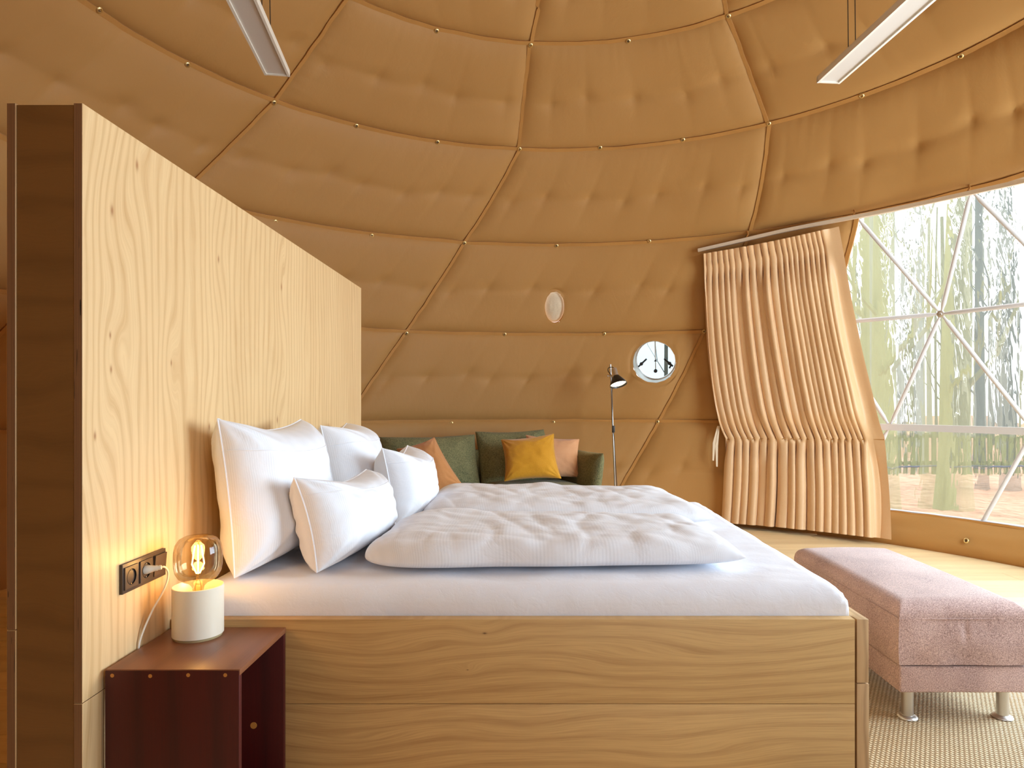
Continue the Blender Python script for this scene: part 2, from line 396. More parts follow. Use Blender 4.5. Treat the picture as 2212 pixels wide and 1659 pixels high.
def panel(chL, chR, z0, z1, seed, hi, par, n_t=None, holecheck=False, bulge=.05):
    w = (chaz(chR, (z0+z1)/2)-chaz(chL, (z0+z1)/2))*math.sqrt(max(DR*DR-((z0+z1)/2-DC[2])**2, .2))
    if w < .05: return
    h = math.dist(dome(0, z0), dome(0, z1))
    nu = max(8, int(w/(.022 if hi else .15))); nv = max(6, int(h/(.022 if hi else .15)))
    nt = n_t or max(1, int(round(w/.33)))
    tj = [(j+.5+.12*math.sin(seed*3.7+j*2.1))/nt for j in range(nt)]
    th = [.5+.05*math.sin(seed*1.3+j*1.9) for j in range(nt)]
    def fn(s, t):
        z = lerp(z0, z1, t); az = lerp(chaz(chL, z), chaz(chR, z), s)
        q = dome(az, z); n = nrm(DC-q)
        x = s*w; yv = t*h
        ex = min(s, 1-s)*w; ey = min(t, 1-t)*h
        e = (1-math.exp(-ex/.07))*(1-math.exp(-ey/.06))
        d = bulge*e
        sub = 0
        for a_, c_ in zip(tj, th):
            dx = (s-a_)*w; dy = (t-c_)*h; r = math.hypot(dx, dy)
            sub += .011*math.exp(-(dx*dx/.009+dy*dy/.003))+.012*math.exp(-r/.016)
            sub += .008*math.exp(-abs(dx)/.035)*math.exp(-abs(dy)/.25)
        sub += .009*math.exp(-abs((t-.5)*h)/.05)
        d -= sub*e
        d += .006*nz(x*2.2+seed*5, yv*2.2, 1)*e*2
        # gathers running away from the sewn edges
        d += .0025*math.sin(yv*95+4*nz(x*3, yv*6, seed))*math.exp(-ex/.09)*(1-math.exp(-ex/.015))*(1-math.exp(-ey/.05))
        d += .0022*math.sin(x*70+5*nz(x*5, yv*2, seed+9))*math.exp(-min(h-yv, yv*1.4)/.10)*(1-math.exp(-ey/.02))*(.4+.6*abs(nz(x*2, seed, 3))*2)
        p = q+n*d
        if holecheck: p = hole_warp(p)
        return p
    keep = None
    if holecheck:
        def keep(s, t):
            z = lerp(z0, z1, t); az = lerp(chaz(chL, z), chaz(chR, z), s); q = dome(az, z)
            for p, rx, ry, n, e, u in HT:
                d = q-p
                if abs(d@n) < .3 and math.hypot((d@e)/rx, (d@u)/ry) < .30*(1 if rx > .15 else 1.6): return False
            return True
    b = B().grid(fn, nu, nv, keep)
    obj('liner_panel', b, liner, par, smooth=True)
def strip(fn, n, wd, th, par, name='hem'):
    """flat raised hem following fn(i) -> point on the dome, wavering a little"""
    vs = []; fs = []
    for i in range(n+1):
        p = fn(i/n); q = fn(min(i/n+1e-3, 1)); q0 = fn(max(i/n-1e-3, 0)); t = nrm(q-q0); nn = nrm(DC-p); s = np.cross(t, nn)
        wv = .003*nz(i*.35, p[2]*3, 2)*2; th_ = th+.004*abs(nz(i*.3, p[2]*2, 7))
        if s[2] > 0 or (abs(s[2]) < .05 and s[0] > 0): s = -s
        for k, (a, c) in enumerate(((-.25, -.004), (-.25, th_), (.75, th_*.8), (.8, -.004))): vs.append(p+s*(a*wd+wv)+nn*c)
    for i in range(n):
        for k in range(3): fs.append((i*4+k, i*4+k+1, (i+1)*4+k+1, (i+1)*4+k))
    return obj(name, B().add(vs, fs), seam_m, par, smooth=False)
AZ0 = -math.radians(165)
left_back = [(z, AZ0) for z in ZR[::-1]]
right_back = [(z, math.radians(195)) for z in ZR[::-1]]
c4 = shift(chain3, 1.02); c5 = shift(chain3, 2.0); cm1 = shift(chain1, -1.0)
for k in range(6):
    z0, z1 = ZR[k], ZR[k+1]; par = wback if k < 2 else ceil
    if k >= 3: chs = [left_back, cm1, chain1, chain2, chain3, c4, c5, right_back]
    else: chs = [left_back, cm1, chain1, chain2, chain3, winL]
    for i in range(len(chs)-1):
        hi = i in (2, 3, 4, 5) or (i == 1 and k >= 1)
        panel(chs[i], chs[i+1], z0, z1, k*10+i, hi, par, holecheck=(k in (1, 2) and i == 3) or (k == 1 and i in (3, 4)))
    if k < 3:
        if k > 0: panel(winR, right_back, z0, z1, k*10+9, False, par)
        else: panel(winR, right_back, z0, z1, 9, False, par)
# crown of the dome
b = B().grid(lambda s, t: dome(lerp(-PI, PI, s), lerp(ZR[6], DC[2]+DR-.0005, t)), 40, 4); obj('crown_panel', b, liner, ceil, smooth=True)
# apron below the window
zA = .262
def apron(s, t):
    az = lerp(WL-.02, WE, s); z = lerp(0, zA, t); q = dome(az, z, DR-.02); n = nrm(DC-q)
    bl = .045*math.sin(PI*t)**.8+.012*math.sin(2*PI*t+.6)*(1+nz(az*4, z*3))+.006*nz(az*9, z*14, 4)
    return q+n*bl
obj('window_apron', B().grid(apron, 220, 24), liner, wback, smooth=True)
strip(lambda t: dome(lerp(WL-.02, WE, t), .012, DR-.022), 120, .02, .006, wback)
strip(lambda t: dome(lerp(WL-.02, WE, t), zA+.002, DR-.022), 120, .016, .008, wback)
# row hems
for k in range(1, 7):
    a0, a1 = (AZ0, math.radians(140)) if k >= 3 else (AZ0, WL if k == 2 else WL-.02)
    strip(lambda t, a0=a0, a1=a1, z=ZR[k]: dome(lerp(a0, a1, t), z-.004+.004*nz(lerp(a0, a1, t)*9, z), DR-.006), 200, .030, .010, wback if k < 3 else ceil)
for ch in (cm1, chain1, chain2, chain3, c4, c5):
    for k in range(6):
        if ch in (c4, c5) and k < 3: continue
        strip(lambda t, ch=ch, k=k: dome(chaz(ch, lerp(ZR[k], ZR[k+1], t)), lerp(ZR[k], ZR[k+1], t), DR-.006), 24, .026, .010, wback if k < 2 else ceil)
strip(lambda t: dome(chaz(winL, lerp(ZR[1], ZR[3], t)), lerp(ZR[1], ZR[3], t), DR-.006), 40, .03, .012, wback)
# eyelets
eb = B(); eb.lathe([(.009, -.004), (.009, .003), (.0115, .006), (.0155, .0055), (.019, .002), (.019, -.003)], (0, 0, 0), seg=18)
eb.lathe([(.0001, .0005), (.0092, .0005)], (0, 0, 0), seg=18)
first = None
EY = [(215,22),(405,140),(592,222),(770,272),(945,307),(1122,322),(1296,319),(1475,302),(1660,267),(1861,207),(2075,121),
      (943,67),(1146,98),(1357,89),(1573,35),(595,479),(803,509),(1003,525),(1202,531),(1402,521),
      (878,720),(1090,722),(1305,721),(1521,716),(975,914),(1195,912),(1420,911)]
for i, (x, y) in enumerate(EY):
    p = on_sphere(x, y, DR-.016); n = nrm(DC-p)
    par = wback if y > 600 else ceil
    if first is None:
        me_o = obj('eyelet', eb, brass, par, smooth=True); first = me_o; o = me_o
        me_o.data.materials.append(plain('eyelet_shadow_brown', (96, 68, 36), .7))
        for p_ in list(me_o.data.polygons)[-18:]: p_.material_index = 1
    else:
        o = first.copy(); COL.objects.link(o); o.parent = par
    M4 = Vector(n).to_track_quat('Z', 'Y').to_matrix().to_4x4()
    if i == 0:
        # mesh was stored relative to the parent; bring it back to its own origin
        off = origin_of(par)
        for v in first.data.vertices: v.co = v.co+off
    o.matrix_local = Matrix.Translation(Vector(p)-par.location) @ M4
p = on_sphere(2087, 1168, DR-.075); o = first.copy(); COL.objects.link(o); o.parent = wback
o.matrix_local = Matrix.Translation(Vector(p)-wback.location) @ Vector(nrm(DC-p)).to_track_quat('Z', 'Y').to_matrix().to_4x4()

# ------------------------------------------------------------------ round openings in the liner
n, e, u = tangent(PH)
por = thing('porthole', PH, 'round white-sleeved porthole window with black stays in the tan wall', 'window')
b = B(); b.lathe([(.206, -.042), (.201, -.046), (.198, -.03), (.198, .17), (.206, .17)], PH, n, 48)
obj('sleeve', b, sleeve_m, por, smooth=True)
b = B(); b.lathe([(.198, .115), (.188, .115), (.186, .13), (.198, .13)], PH, n, 48); obj('frame_ring', b, chrome, por, smooth=True)
b = B(); b.lathe([(.0001, .128), (.19, .128)], PH, n, 48); obj('pane', b, clear, por)
b = B(); b.tube([PH+n*.09+u*.2, PH+n*.088-u*.0, PH+n*.09-u*.12], .0055, 8); tag(obj('centre_bar', b, steel, por, smooth=True), 'thin steel pull rod')
b = B(); b.lathe([(.0001, .06), (.012, .06), (.018, .07), (.018, .085), (.006, .09)], PH-u*.105, n, 20)
tag(obj('knob', b, black_m, por, smooth=True), 'small dark round knob')
b = B(); b.add([PH+n*.08+u*.012, PH+n*.08-u*.012+e*.014, PH+n*.08-u*.012-e*.014, PH+n*.092+u*.012, PH+n*.092-u*.012+e*.014, PH+n*.092-u*.012-e*.014], [(0,1,2),(5,4,3),(0,3,4,1),(1,4,5,2),(2,5,3,0)])
obj('handle_clip', b, black_m, por)
for sg in (-1, 1):
    c0 = PH+n*.082+e*sg*.085+u*.015; c1 = PH+n*.082+e*sg*.168-u*.062; dd = nrm(c1-c0); pp = np.cross(n, dd)
    b = B(); b.obox((c0+c1)/2, dd, pp, n, np.linalg.norm(c1-c0)/2, .0085, .006)
    b.lathe([(.0001, -.012), (.017, -.012), (.017, .006), (.0001, .006)], lerp(c0, c1, .62), n, 16)
    if sg > 0: b.obox(lerp(c0, c1, .78)-u*.02-e*.008, nrm(-u-e*.5), nrm(e-u*.5), n, .018, .008, .006)
    obj('stay', b, black_m, por, bevel=.002)
n, e, u = tangent(OV)
vc = thing('vent_cover', OV, 'small oval off-white fabric-covered vent above the sofa', 'vent')
def cap(s, t):
    a = 2*PI*s; r = t
    return OV+e*(.102*r*math.cos(a))+u*(.160*r*math.sin(a))+n*(.020-.045*math.sqrt(max(1-r*r, 0))+.004*nz(r*math.cos(a)*3, r*math.sin(a)*3, 5))
obj('cap', B().grid(cap, 48, 12), vent_m, vc, smooth=True)
b = B(); b.tube([OV+e*(.098*math.cos(a))+u*(.157*math.sin(a))-n*.018 for a in np.linspace(0, 2*PI, 49)], .005, 8, False)
obj('rim', b, seam_m, vc, smooth=True)

# ------------------------------------------------------------------ dome window: geodesic struts, film panes
win = thing('window_1', dome(1.2, 0), kind='structure')
RO = DR+.035
def onR(px, py): return azz(on_sphere(px, py, RO))
N1 = onR(1922, 921); N2 = onR(2234, 929); H = onR(2033, 678); Lx = onR(1780, 693); Rx = onR(2346, 641)
T0 = onR(1850, 468); T1 = onR(2098, 411); Bx = onR(2093, 1160)
d1 = N2[0]-N1[0]; d2 = H[0]-Lx[0]; d3 = T1[0]-T0[0]
rows = {0: [(Bx[0]+i*d1, .05) for i in range(-2, 4)], 1: [(N1[0]+i*d1, N1[1]) for i in range(-1, 5)],
        2: [(H[0]+i*d2, H[1]) for i in range(-1, 4)], 3: [(T0[0]+i*d3, T0[1]) for i in range(0, 5)]}
amax = WE+.03; amin = WL-.05
def strut(a, c, r=.0165):
    pa, pc = dome(*a, RO), dome(*c, RO)
    if min(a[0], c[0]) < amin-.45 or max(a[0], c[0]) > amax+.25: return
    d = nrm(pc-pa); L_ = np.linalg.norm(pc-pa); m_ = [pa+d*L_*f for f in (.012, .05, .09, .5, .91, .95, .988)]
    b = B().tube(m_, [r*.55, r*.6, r, r, r, r*.6, r*.55], 12)
    obj('strut', b, white_paint, win, smooth=True)
nodes = []
for k in rows:
    R_ = rows[k]
    for i in range(len(R_)-1):
        if k == 2: strut(R_[i], R_[i+1])
for k in (0, 1, 2):
    for a in rows[k]:
        for c in rows[k+1]:
            if abs(a[0]-c[0]) < .62*d2: strut(a, c)
for k in (1, 2):
    for a in rows[k]:
        if amin-.2 < a[0] < amax:
            p = dome(*a, RO-.004); n = nrm(p-DC)
            b = B(); b.lathe([(.0001, -.016), (.010, -.016), (.012, -.012), (.026, -.009), (.026, .006), (.0001, .006)], p, n, 18)
            tag(obj('hub_bolt', b, steel, win, smooth=True), 'steel hub plate joining six struts')
# hand rail level with the second row, base channel, top frame
b = B().tube([dome(a, N1[1]-.012, RO-.05) for a in np.linspace(amin-.1, amax, 60)], .002, 4)
def ring(a0, a1, z, R, hw, hh, n=60):
    vs = []; fs = []
    for i in range(n+1):
        p = dome(lerp(a0, a1, i/n), z, R); nn = nrm(np.array([p[0]-DC[0], p[1]-DC[1], 0]))
        for a, c in ((-1, -1), (1, -1), (1, 1), (-1, 1)): vs.append(p+nn*hw*a+np.array([0, 0, hh*c]))
    for i in range(n):
        for k in range(4): fs.append((i*4+k, i*4+(k+1) % 4, (i+1)*4+(k+1) % 4, (i+1)*4+k))
    return B().add(vs, fs)
obj('cross_rail', ring(amin-.1, amax, N1[1]-.006, RO-.008, .03, .026), white_paint, win)
obj('base_channel', ring(amin, amax, zA-.012, RO-.01, .03, .02), plain('light_grey_channel', (205, 206, 208), .4), win)
obj('top_channel', ring(WT0-.02, amax, ZR[3]-.012, RO-.02, .018, .02), grey_frame, win)
def film_pane(z0, z1, cl):
    R_ = RO+.022
    obj('pane', B().grid(lambda s, t: dome(lerp(chaz(cl, lerp(z0, z1, t))-.04, WE+.02, s), lerp(z0, z1, t), R_), 60, 10), film, win, smooth=True)
film_pane(zA-.03, N1[1]-.006, winL); film_pane(N1[1]-.006, H[1], winL); film_pane(H[1], ZR[3]+.02, winL)
b = B().tube([dome(a, .40+.02*math.sin(a*3), RO+.0) for a in (0, .01)], .001, 3)

# ------------------------------------------------------------------ headboard wall of plywood
WX = -1.0785; Y0, Y1 = 1.637, 4.302; ZT = 1.864
pt = thing('partition_wall', ((WX-.09), 2.9, 0), 'freestanding birch plywood partition wall behind the bed', 'partition')
TH = .0215
def sheet(x0, x1, za, zb, m=None):
    return B().box(x0, x1, Y0, Y1, za, zb)
WL2 = WX-.182
for x0, x1, zj in ((WX-TH, WX, .424), (WL2, WL2+TH, .60)):
    o = obj('sheet', sheet(x0, x1, zj+.0008, ZT), ply, pt, bevel=.001, seg=1); o.data.materials.append(ply_edge)
    for p_ in o.data.polygons:
        if abs(p_.normal.y) > .9 or abs(p_.normal.z) > .9: p_.material_index = 1
    o = obj('sheet', sheet(x0, x1, 0, zj-.0008), ply, pt, bevel=.001, seg=1); o.data.materials.append(ply_edge)
    for p_ in o.data.polygons:
        if abs(p_.normal.y) > .9 or abs(p_.normal.z) > .9: p_.material_index = 1
for ya, yb in ((Y0+.003, Y0+.02), (Y1-.02, Y1-.003)):
    obj('end_board', B().box(WL2+TH, WX-TH, ya, yb, 0, ZT-.003), ply_end, pt, bevel=.001, seg=1)
obj('top_board', B().box(WL2+TH, WX-TH, Y0+.02, Y1-.02, ZT-.02, ZT-.003), ply_end, pt)

# ------------------------------------------------------------------ bed
BY0, BY1 = 2.032, 3.925; BXR = .960; FX0, FX1 = .966, 1.001
bed = thing('bed', (0, 2.98, 0), 'wide oak board bed frame with low plank sides', 'bed')
obj('side_board', B().box(WX+.004, BXR, BY0, BY0+.035, .2492, .5), oak, bed, bevel=.0012)
obj('side_board', B().box(WX+.004, BXR, BY0, BY0+.035, .014, .2475), oak, bed, bevel=.0012)
obj('side_board', B().box(WX+.004, BXR, BY1-.035, BY1, .2492, .5), oak, bed, bevel=.0012)
obj('side_board', B().box(WX+.004, BXR, BY1-.035, BY1, .014, .2475), oak, bed, bevel=.0012)
obj('foot_board', B().box(FX0, FX1, BY0+.0, BY1, .311, .5), oak_foot, bed, bevel=.0013)
obj('foot_board', B().box(FX0, FX1+.001, BY0+.0, BY1, .014, .308), oak_foot, bed, bevel=.0013)
obj('slat_base', B().box(WX+.03, BXR-.002, BY0+.036, BY1-.036, .22, .26), oak, bed)
for sx in (WX+.06, BXR-.06):
    for sy in (BY0+.08, BY1-.08): obj('leg', B().box(sx-.025, sx+.025, sy-.025, sy+.025, .0135 if sx > 0 else 0, .22), oak, bed)
# fitted sheet on the mattress
MX0, MX1, MY0, MY1, MB, MT = WX+.035, .962, BY0+.04, BY1-.04, .262, .585
def rrect_surface(x0, x1, y0, y1, z0, z1, r, nu=120, nv=110, crown=.0, wr=.004, side=.5, p=8):
    def fn(s, t):
        # unfolded: centre part is the top, margins fold down the sides
        S = 2*s-1; T = 2*t-1; fold = .14
        def ax(q, lo, hi):
            a = abs(q); sg = 1 if q >= 0 else -1; c = (lo+hi)/2; hw = (hi-lo)/2
            k = 1-fold
            if a <= k: return c+sg*(a/k)*(hw-r), 0.0
            e = (a-k)/fold
            if e < .4: th = e/.4*PI/2; return c+sg*(hw-r+r*math.sin(th)), r*(1-math.cos(th))
            return c+sg*hw, r+(e-.4)/.6*(z1-z0-r)
        x, dx = ax(S, x0, x1); y, dy = ax(T, y0, y1)
        drop = max(dx, dy)
        z = z1-drop+crown*(1-S**2)*(1-T**2)
        wv = wr*(nz(x*3.1, y*5.5, z*6)+.6*nz(x*8, y*14, z*9))
        return np.array([x+wv*.8, y+wv*.8*(1 if drop > 0 else 0), z+wv*(1 if drop == 0 else .2)])
    return B().grid(fn, nu, nv)
mat_ = thing('mattress', (0, 2.98, .5), 'thick mattress under a white fitted sheet in the oak bed', 'mattress')
obj('fitted_sheet', rrect_surface(MX0, MX1, MY0, MY1, MB+.05, MT, .055, 150, 140, .008, .005), sheet_m, mat_, smooth=True, uvs=(2, 1.8))
obj('core', B().box(MX0+.01, MX1-.01, MY0+.01, MY1-.01, MB, MT-.06), sheet_m, mat_)

# ------------------------------------------------------------------ soft bodies: pillows, duvets, cushions
def soft(c4, front, hf, hb, n=2.4, pinch=.10, g=70, wr=.006, seed=0, corner=.55, sag=0.0, ex=.5):
    """closed stuffed body over the quad c4 = TL, TR, BR, BL; hf bulges along `front`, hb behind"""
    TL, TR, BR, BL = [np.asarray(c, float) for c in c4]; N_ = nrm(np.cross(TR-TL, BL-TL))
    if N_@np.asarray(front, float) < 0: N_ = -N_
    pin = pinch if hasattr(pinch, '__len__') else (pinch,)*4    # top, right, bottom, left
    def prof(q): return max(1-abs(q)**n, 0)**ex
    out = []
    for sgn, hh in ((1, hf), (-1, hb)):
        def fn(s, t, sgn=sgn, hh=hh):
            # denser near the rim
            X = math.sin((s-.5)*PI); Y = math.sin((t-.5)*PI)
            px_ = (pin[1] if X > 0 else pin[3]); py_ = (pin[2] if Y > 0 else pin[0])
            X2 = X*(1-px_*(1-Y*Y)); Y2 = Y*(1-py_*(1-X*X))
            a, c = (X2+1)/2, (Y2+1)/2
            P = (TL*(1-a)+TR*a)*(1-c)+(BL*(1-a)+BR*a)*c
            th = prof(X)*prof(Y)
            # wrinkles radiating from the corners
            wv = 0
            for qx, qy in ((-1,-1),(1,-1),(1,1),(-1,1)):
                dx, dy = X-qx, Y-qy; r = math.hypot(dx, dy); an = math.atan2(dy*qy*-1, dx*qx*-1)
                wv += math.sin(an*13+seed+qx*2+qy*5)*math.exp(-r/.42)*min(r*4, 1)
            wv += .9*nz(X*2.3+seed, Y*2.3, sgn*3)+.5*nz(X*5+seed, Y*5, sgn*4)
            rim = min(th*3, 1)
            return P+N_*sgn*(hh*th+wr*wv*rim)+np.array([0, 0, -sag*(1-Y)*.5*(1-X*X)])
        out.append(fn)
    b = B(); b.grid(out[0], g, g); k = len(b.v)
    b2 = B(); b2.grid(out[1], g, g); b.uv += b2.uv; b.add(b2.v, [f[::-1] for f in b2.f])
    return b, out[0], out[1]
def rim_tube(fn, side, r, n=40):
    if side == 'L': pts = [fn(0, i/n) for i in range(n+1)]
    if side == 'R': pts = [fn(1, i/n) for i in range(n+1)]
    if side == 'T': pts = [fn(i/n, 0) for i in range(n+1)]
    if side == 'B': pts = [fn(i/n, 1) for i in range(n+1)]
    return B().tube(pts, [r*min(1, .25+i*.25, .25+(n-i)*.25) for i in range(n+1)], 8)
def pillow(name, c4, front, hf, hb, label, cat, mat, group=None, seam=.30, uvs=(.8, .5), **k):
    b, f1, f2 = soft(c4, front, hf, hb, **k)
    base = np.mean([c4[2], c4[3]], axis=0)
    t = thing(name, base, label, cat, group)
    obj('cover', b, mat, t, smooth=True, uvs=uvs)
    for s in 'LT': obj('edge_seam', rim_tube(f1, s, .0032), mat, t, smooth=True)
    if seam:
        pts = [f1(.02+.96*i/50, seam+.012*math.sin(i/50*PI))+nrm(front)*.0006 for i in range(51)]
        obj('closure_seam', B().tube(pts, .0022, 6), mat, t, smooth=True)
    return t
FX = (1, 0, 0)
# far pair first
pillow('pillow', [(-.925, 2.98, 1.045), (-.985, 3.62, 1.035), (-.93, 3.68, .60), (-.84, 2.98, .60)], (1, 0, .2), .19, .09,
       'large white pillow at the far end of the headboard wall', 'pillow', linen, 'bed pillows', seed=3, pinch=(.15, .03, .0, .06), n=4.2, wr=.007)
pillow('pillow', [(-.985, 2.135, 1.095), (-.955, 2.82, 1.075), (-.90, 2.86, .602), (-.93, 2.13, .597)], (1, 0, .1), .15, .088,
       'large white pillow beside the bulb lamp, leaning on the plywood', 'pillow', linen, 'bed pillows', seed=0, pinch=(.17, .03, .02, .05), n=4.2, wr=.008)
pillow('pillow', [(-.66, 3.0, .945), (-.64, 3.50, .925), (-.585, 3.56, .605), (-.60, 2.99, .603)], (1, 0, .25), .15, .09,
       'small white pillow farther along, half hiding the sofa', 'pillow', linen, 'bed pillows', seed=11, pinch=(.32, .04, .0, .08), n=3.8, wr=.009)
pillow('pillow', [(-.765, 2.19, .905), (-.695, 2.86, .865), (-.625, 2.84, .605), (-.69, 2.185, .60)], (1, 0, .25), .14, .10,
       'small white pillow in front, nearest the photographer', 'pillow', linen, 'bed pillows', seed=7, pinch=(.28, .04, .0, .09), n=3.8, wr=.009)
def duvet(x0, x1, y0, y1, zb, h, seed, skew, label):
    """folded quilt lying on the sheet"""
    def fn(s, t):
        X = math.sin((s-.5)*PI); Y = math.sin((t-.5)*PI)
        a = (X+1)/2; c = (Y+1)/2
        a = .5+(a-.5)*(1-(.05*abs(Y)**8 if X < 0 else .0)); c = .5+(c-.5)*(1-(.16*abs(X)**8 if X < 0 else .03*abs(X)**6)); xl = lerp(x0[0], x0[1], c); xr = lerp(x1[0], x1[1], c)
        x = lerp(xl, xr, a); y = lerp(lerp(y0[0], y0[1], a), lerp(y1[0], y1[1], a), c)
        e = (max(1-abs(X)**10, 0)**.5)*(max(1-abs(Y)**9, 0)**.5)
        hh = h*(1-.16*a)
        wv = .008*nz(x*2.6+seed, y*3.4, 1)+.006*nz(x*6+seed, y*8, 5)+.004*nz(x*14, y*17, seed)
        wv += .006*math.sin(x*11+3*nz(x*2, y*2, seed))*sm(.6, .95, c)
        mid = .009*(abs(nz(x*6, y*3+x*3, seed+2))**.5-.5)+.005*(abs(nz(x*3+y*9, y*5, seed+6))**.5-.5)
        y += .014*nz(x*4, seed, 2)*(1 if Y < 0 else -1)*abs(Y)**6; x += .015*nz(y*5, seed, 8)*abs(X)**6
        return np.array([x, y, zb+.003+hh*.22*0+hh*e+(wv+mid)*e])
    def fb(s, t):
        p = fn(s, t); p = p.copy(); X = math.sin((s-.5)*PI); Y = math.sin((t-.5)*PI)
        e = (max(1-abs(X)**10, 0)**.5)*(max(1-abs(Y)**7, 0)**.5)
        return np.array([p[0], p[1], zb+.003-.0*e])
    def top(s, t):
        p = fn(s, t); X = math.sin((s-.5)*PI); Y = math.sin((t-.5)*PI)
        # lift the rim so the edge is a round roll, not a knife edge
        return np.array([p[0], p[1], p[2]+h*.30*(1-(max(1-abs(X)**10, 0)**.5)*(max(1-abs(Y)**9, 0)**.5))])
    def bot(s, t):
        X = math.sin((s-.5)*PI); Y = math.sin((t-.5)*PI); p = fn(s, t)
        e = (max(1-abs(X)**10, 0)**.5)*(max(1-abs(Y)**10, 0)**.5)
        return np.array([p[0], p[1], zb+.003+h*.30*(1-e)])
    b = B(); b.grid(top, 150, 90); b2 = B(); b2.grid(bot, 150, 90); b.uv += b2.uv; b.add(b2.v, [f[::-1] for f in b2.f])
    o = obj('duvet', b, linen, None, smooth=True, uvs=(1.3, .8), loc=((x0[0]+x1[0])/2, (y0[0]+y1[0])/2, zb))
    for v in o.data.vertices: pass
    return tag(o, label, 'duvet', 'folded duvets on the bed')
duvet((-.50, -.52), (.80, .72), (2.97, 2.98), (3.80, 3.80), MT+.014, .112, 3, 0, 'white striped duvet folded on the far half of the bed')
duvet((-.565, -.54), (.71, .655), (2.165, 2.24), (2.93, 2.90), MT+.014, .105, 9, 0, 'white striped duvet folded on the near half of the bed')

# ------------------------------------------------------------------ nightstand
NX0, NX1, NY0, NY1, NZ = -1.068, -.731, 1.707, 2.028, .4785; T_ = .016
ns = thing('nightstand', ((NX0+NX1)/2, (NY0+NY1)/2, 0), 'open-sided red mahogany cube bedside table with dowelled corners', 'nightstand')
tp = B().add([(NX0, NY0, NZ-T_), (NX1-.012, NY0, NZ-T_), (NX1-.012, NY1, NZ-T_), (NX0, NY1, NZ-T_),
              (NX0, NY0, NZ), (NX1-.004, NY0, NZ), (NX1-.004, NY1, NZ), (NX0, NY1, NZ),
              (NX1, NY0+.006, NZ-.006), (NX1, NY1-.004, NZ-.006)],
             [(0,3,2,1),(4,5,6,7),(0,1,8,5,4),(1,2,9,8),(8,9,6,5),(2,3,7,6,9),(3,0,4,7)])
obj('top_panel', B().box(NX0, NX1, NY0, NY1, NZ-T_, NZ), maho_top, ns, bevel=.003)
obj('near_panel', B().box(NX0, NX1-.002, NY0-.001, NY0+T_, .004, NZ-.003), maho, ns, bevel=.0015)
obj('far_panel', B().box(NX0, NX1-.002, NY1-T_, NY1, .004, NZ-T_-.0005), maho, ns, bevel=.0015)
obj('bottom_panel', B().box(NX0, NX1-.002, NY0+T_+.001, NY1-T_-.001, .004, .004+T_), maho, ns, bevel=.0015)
for x, y in ((243, 1459), (325, 1460), (407, 1458), (487, 1458)):
    p = at(x, y, NY0); b = B(); b.lathe([(.0001, .0016), (.0048, .0016), (.0052, -.004)], p, (0, -1, 0), 16); obj('dowel', b, dowel_m, ns)
p = at(548, 1567, NY1-T_); b = B(); b.lathe([(.0001, .0016), (.0095, .0016), (.0100, -.004)], p, (0, -1, 0), 18); obj('dowel', b, dowel_m, ns)

# ------------------------------------------------------------------ table lamp
LC = np.array([-.957, 1.955, NZ]); LR = .068
tl = thing('table_lamp', LC, 'cream cylinder table lamp with a glowing amber globe bulb on the nightstand', 'lamp')
b = B(); b.lathe([(.0001, .002), (LR-.004, .0), (LR-.003, .006)], LC, seg=48); obj('felt_foot', b, plain('felt', (170, 150, 110), .9), tl, smooth=True)
b = B(); b.lathe([(LR-.0035, .006), (LR, .0075), (LR, .1435), (LR-.002, .1445), (LR-.003, .143), (LR-.003, .108), (.001, .106)], LC, seg=64)
obj('body', b, cream_lamp, tl, smooth=True)
b = B(); b.lathe([(.018, .106), (.018, .124), (.0145, .1255), (.0145, .118), (.0001, .118)], LC, seg=24); obj('socket', b, plain('lamp_socket', (214, 190, 130), .4), tl, smooth=True)
GP = [(.0135, .122), (.0145, .132), (.017, .142), (.026, .152), (.040, .158), (.052, .167), (.0605, .182), (.0640, .200), (.0645, .222), (.0640, .242), (.0600, .262), (.050, .277), (.036, .2845), (.018, .2870), (.0001, .2875)]
b = B(); b.lathe(GP, LC, seg=64); gl = tag(obj('globe_bulb', b, amber, tl, smooth=True), 'large rounded amber glass bulb')
b = B(); b.lathe([(.0001, .120), (.009, .122), (.010, .140), (.006, .152), (.003, .175), (.0025, .205), (.0001, .206)], LC, seg=16); obj('stem', b, thin_glass('stem_glass', (1, .93, .8, 1), .4), gl, smooth=True)
for k in range(4):
    a = k*PI/2+.5; c, s_ = math.cos(a), math.sin(a)
    pts = [LC+np.array([c*.004, s_*.004, .178]), LC+np.array([c*.016, s_*.016, .205]), LC+np.array([c*.008, s_*.008, .258])]
    obj('filament', B().tube([pts[0], pts[1], pts[2]], .0017, 8), fil_m, gl)
def point(name, loc, power, col, r, par):
    l = bpy.data.lights.new(name, 'POINT'); l.energy = power; l.color = col; l.shadow_soft_size = r
    o = bpy.data.objects.new(name, l); COL.objects.link(o); o.parent = par; o.location = Vector(loc)-par.location; return o
point('bulb_light', LC+np.array([0, 0, .22]), 1.1, (1.0, .56, .2), .02, tl)

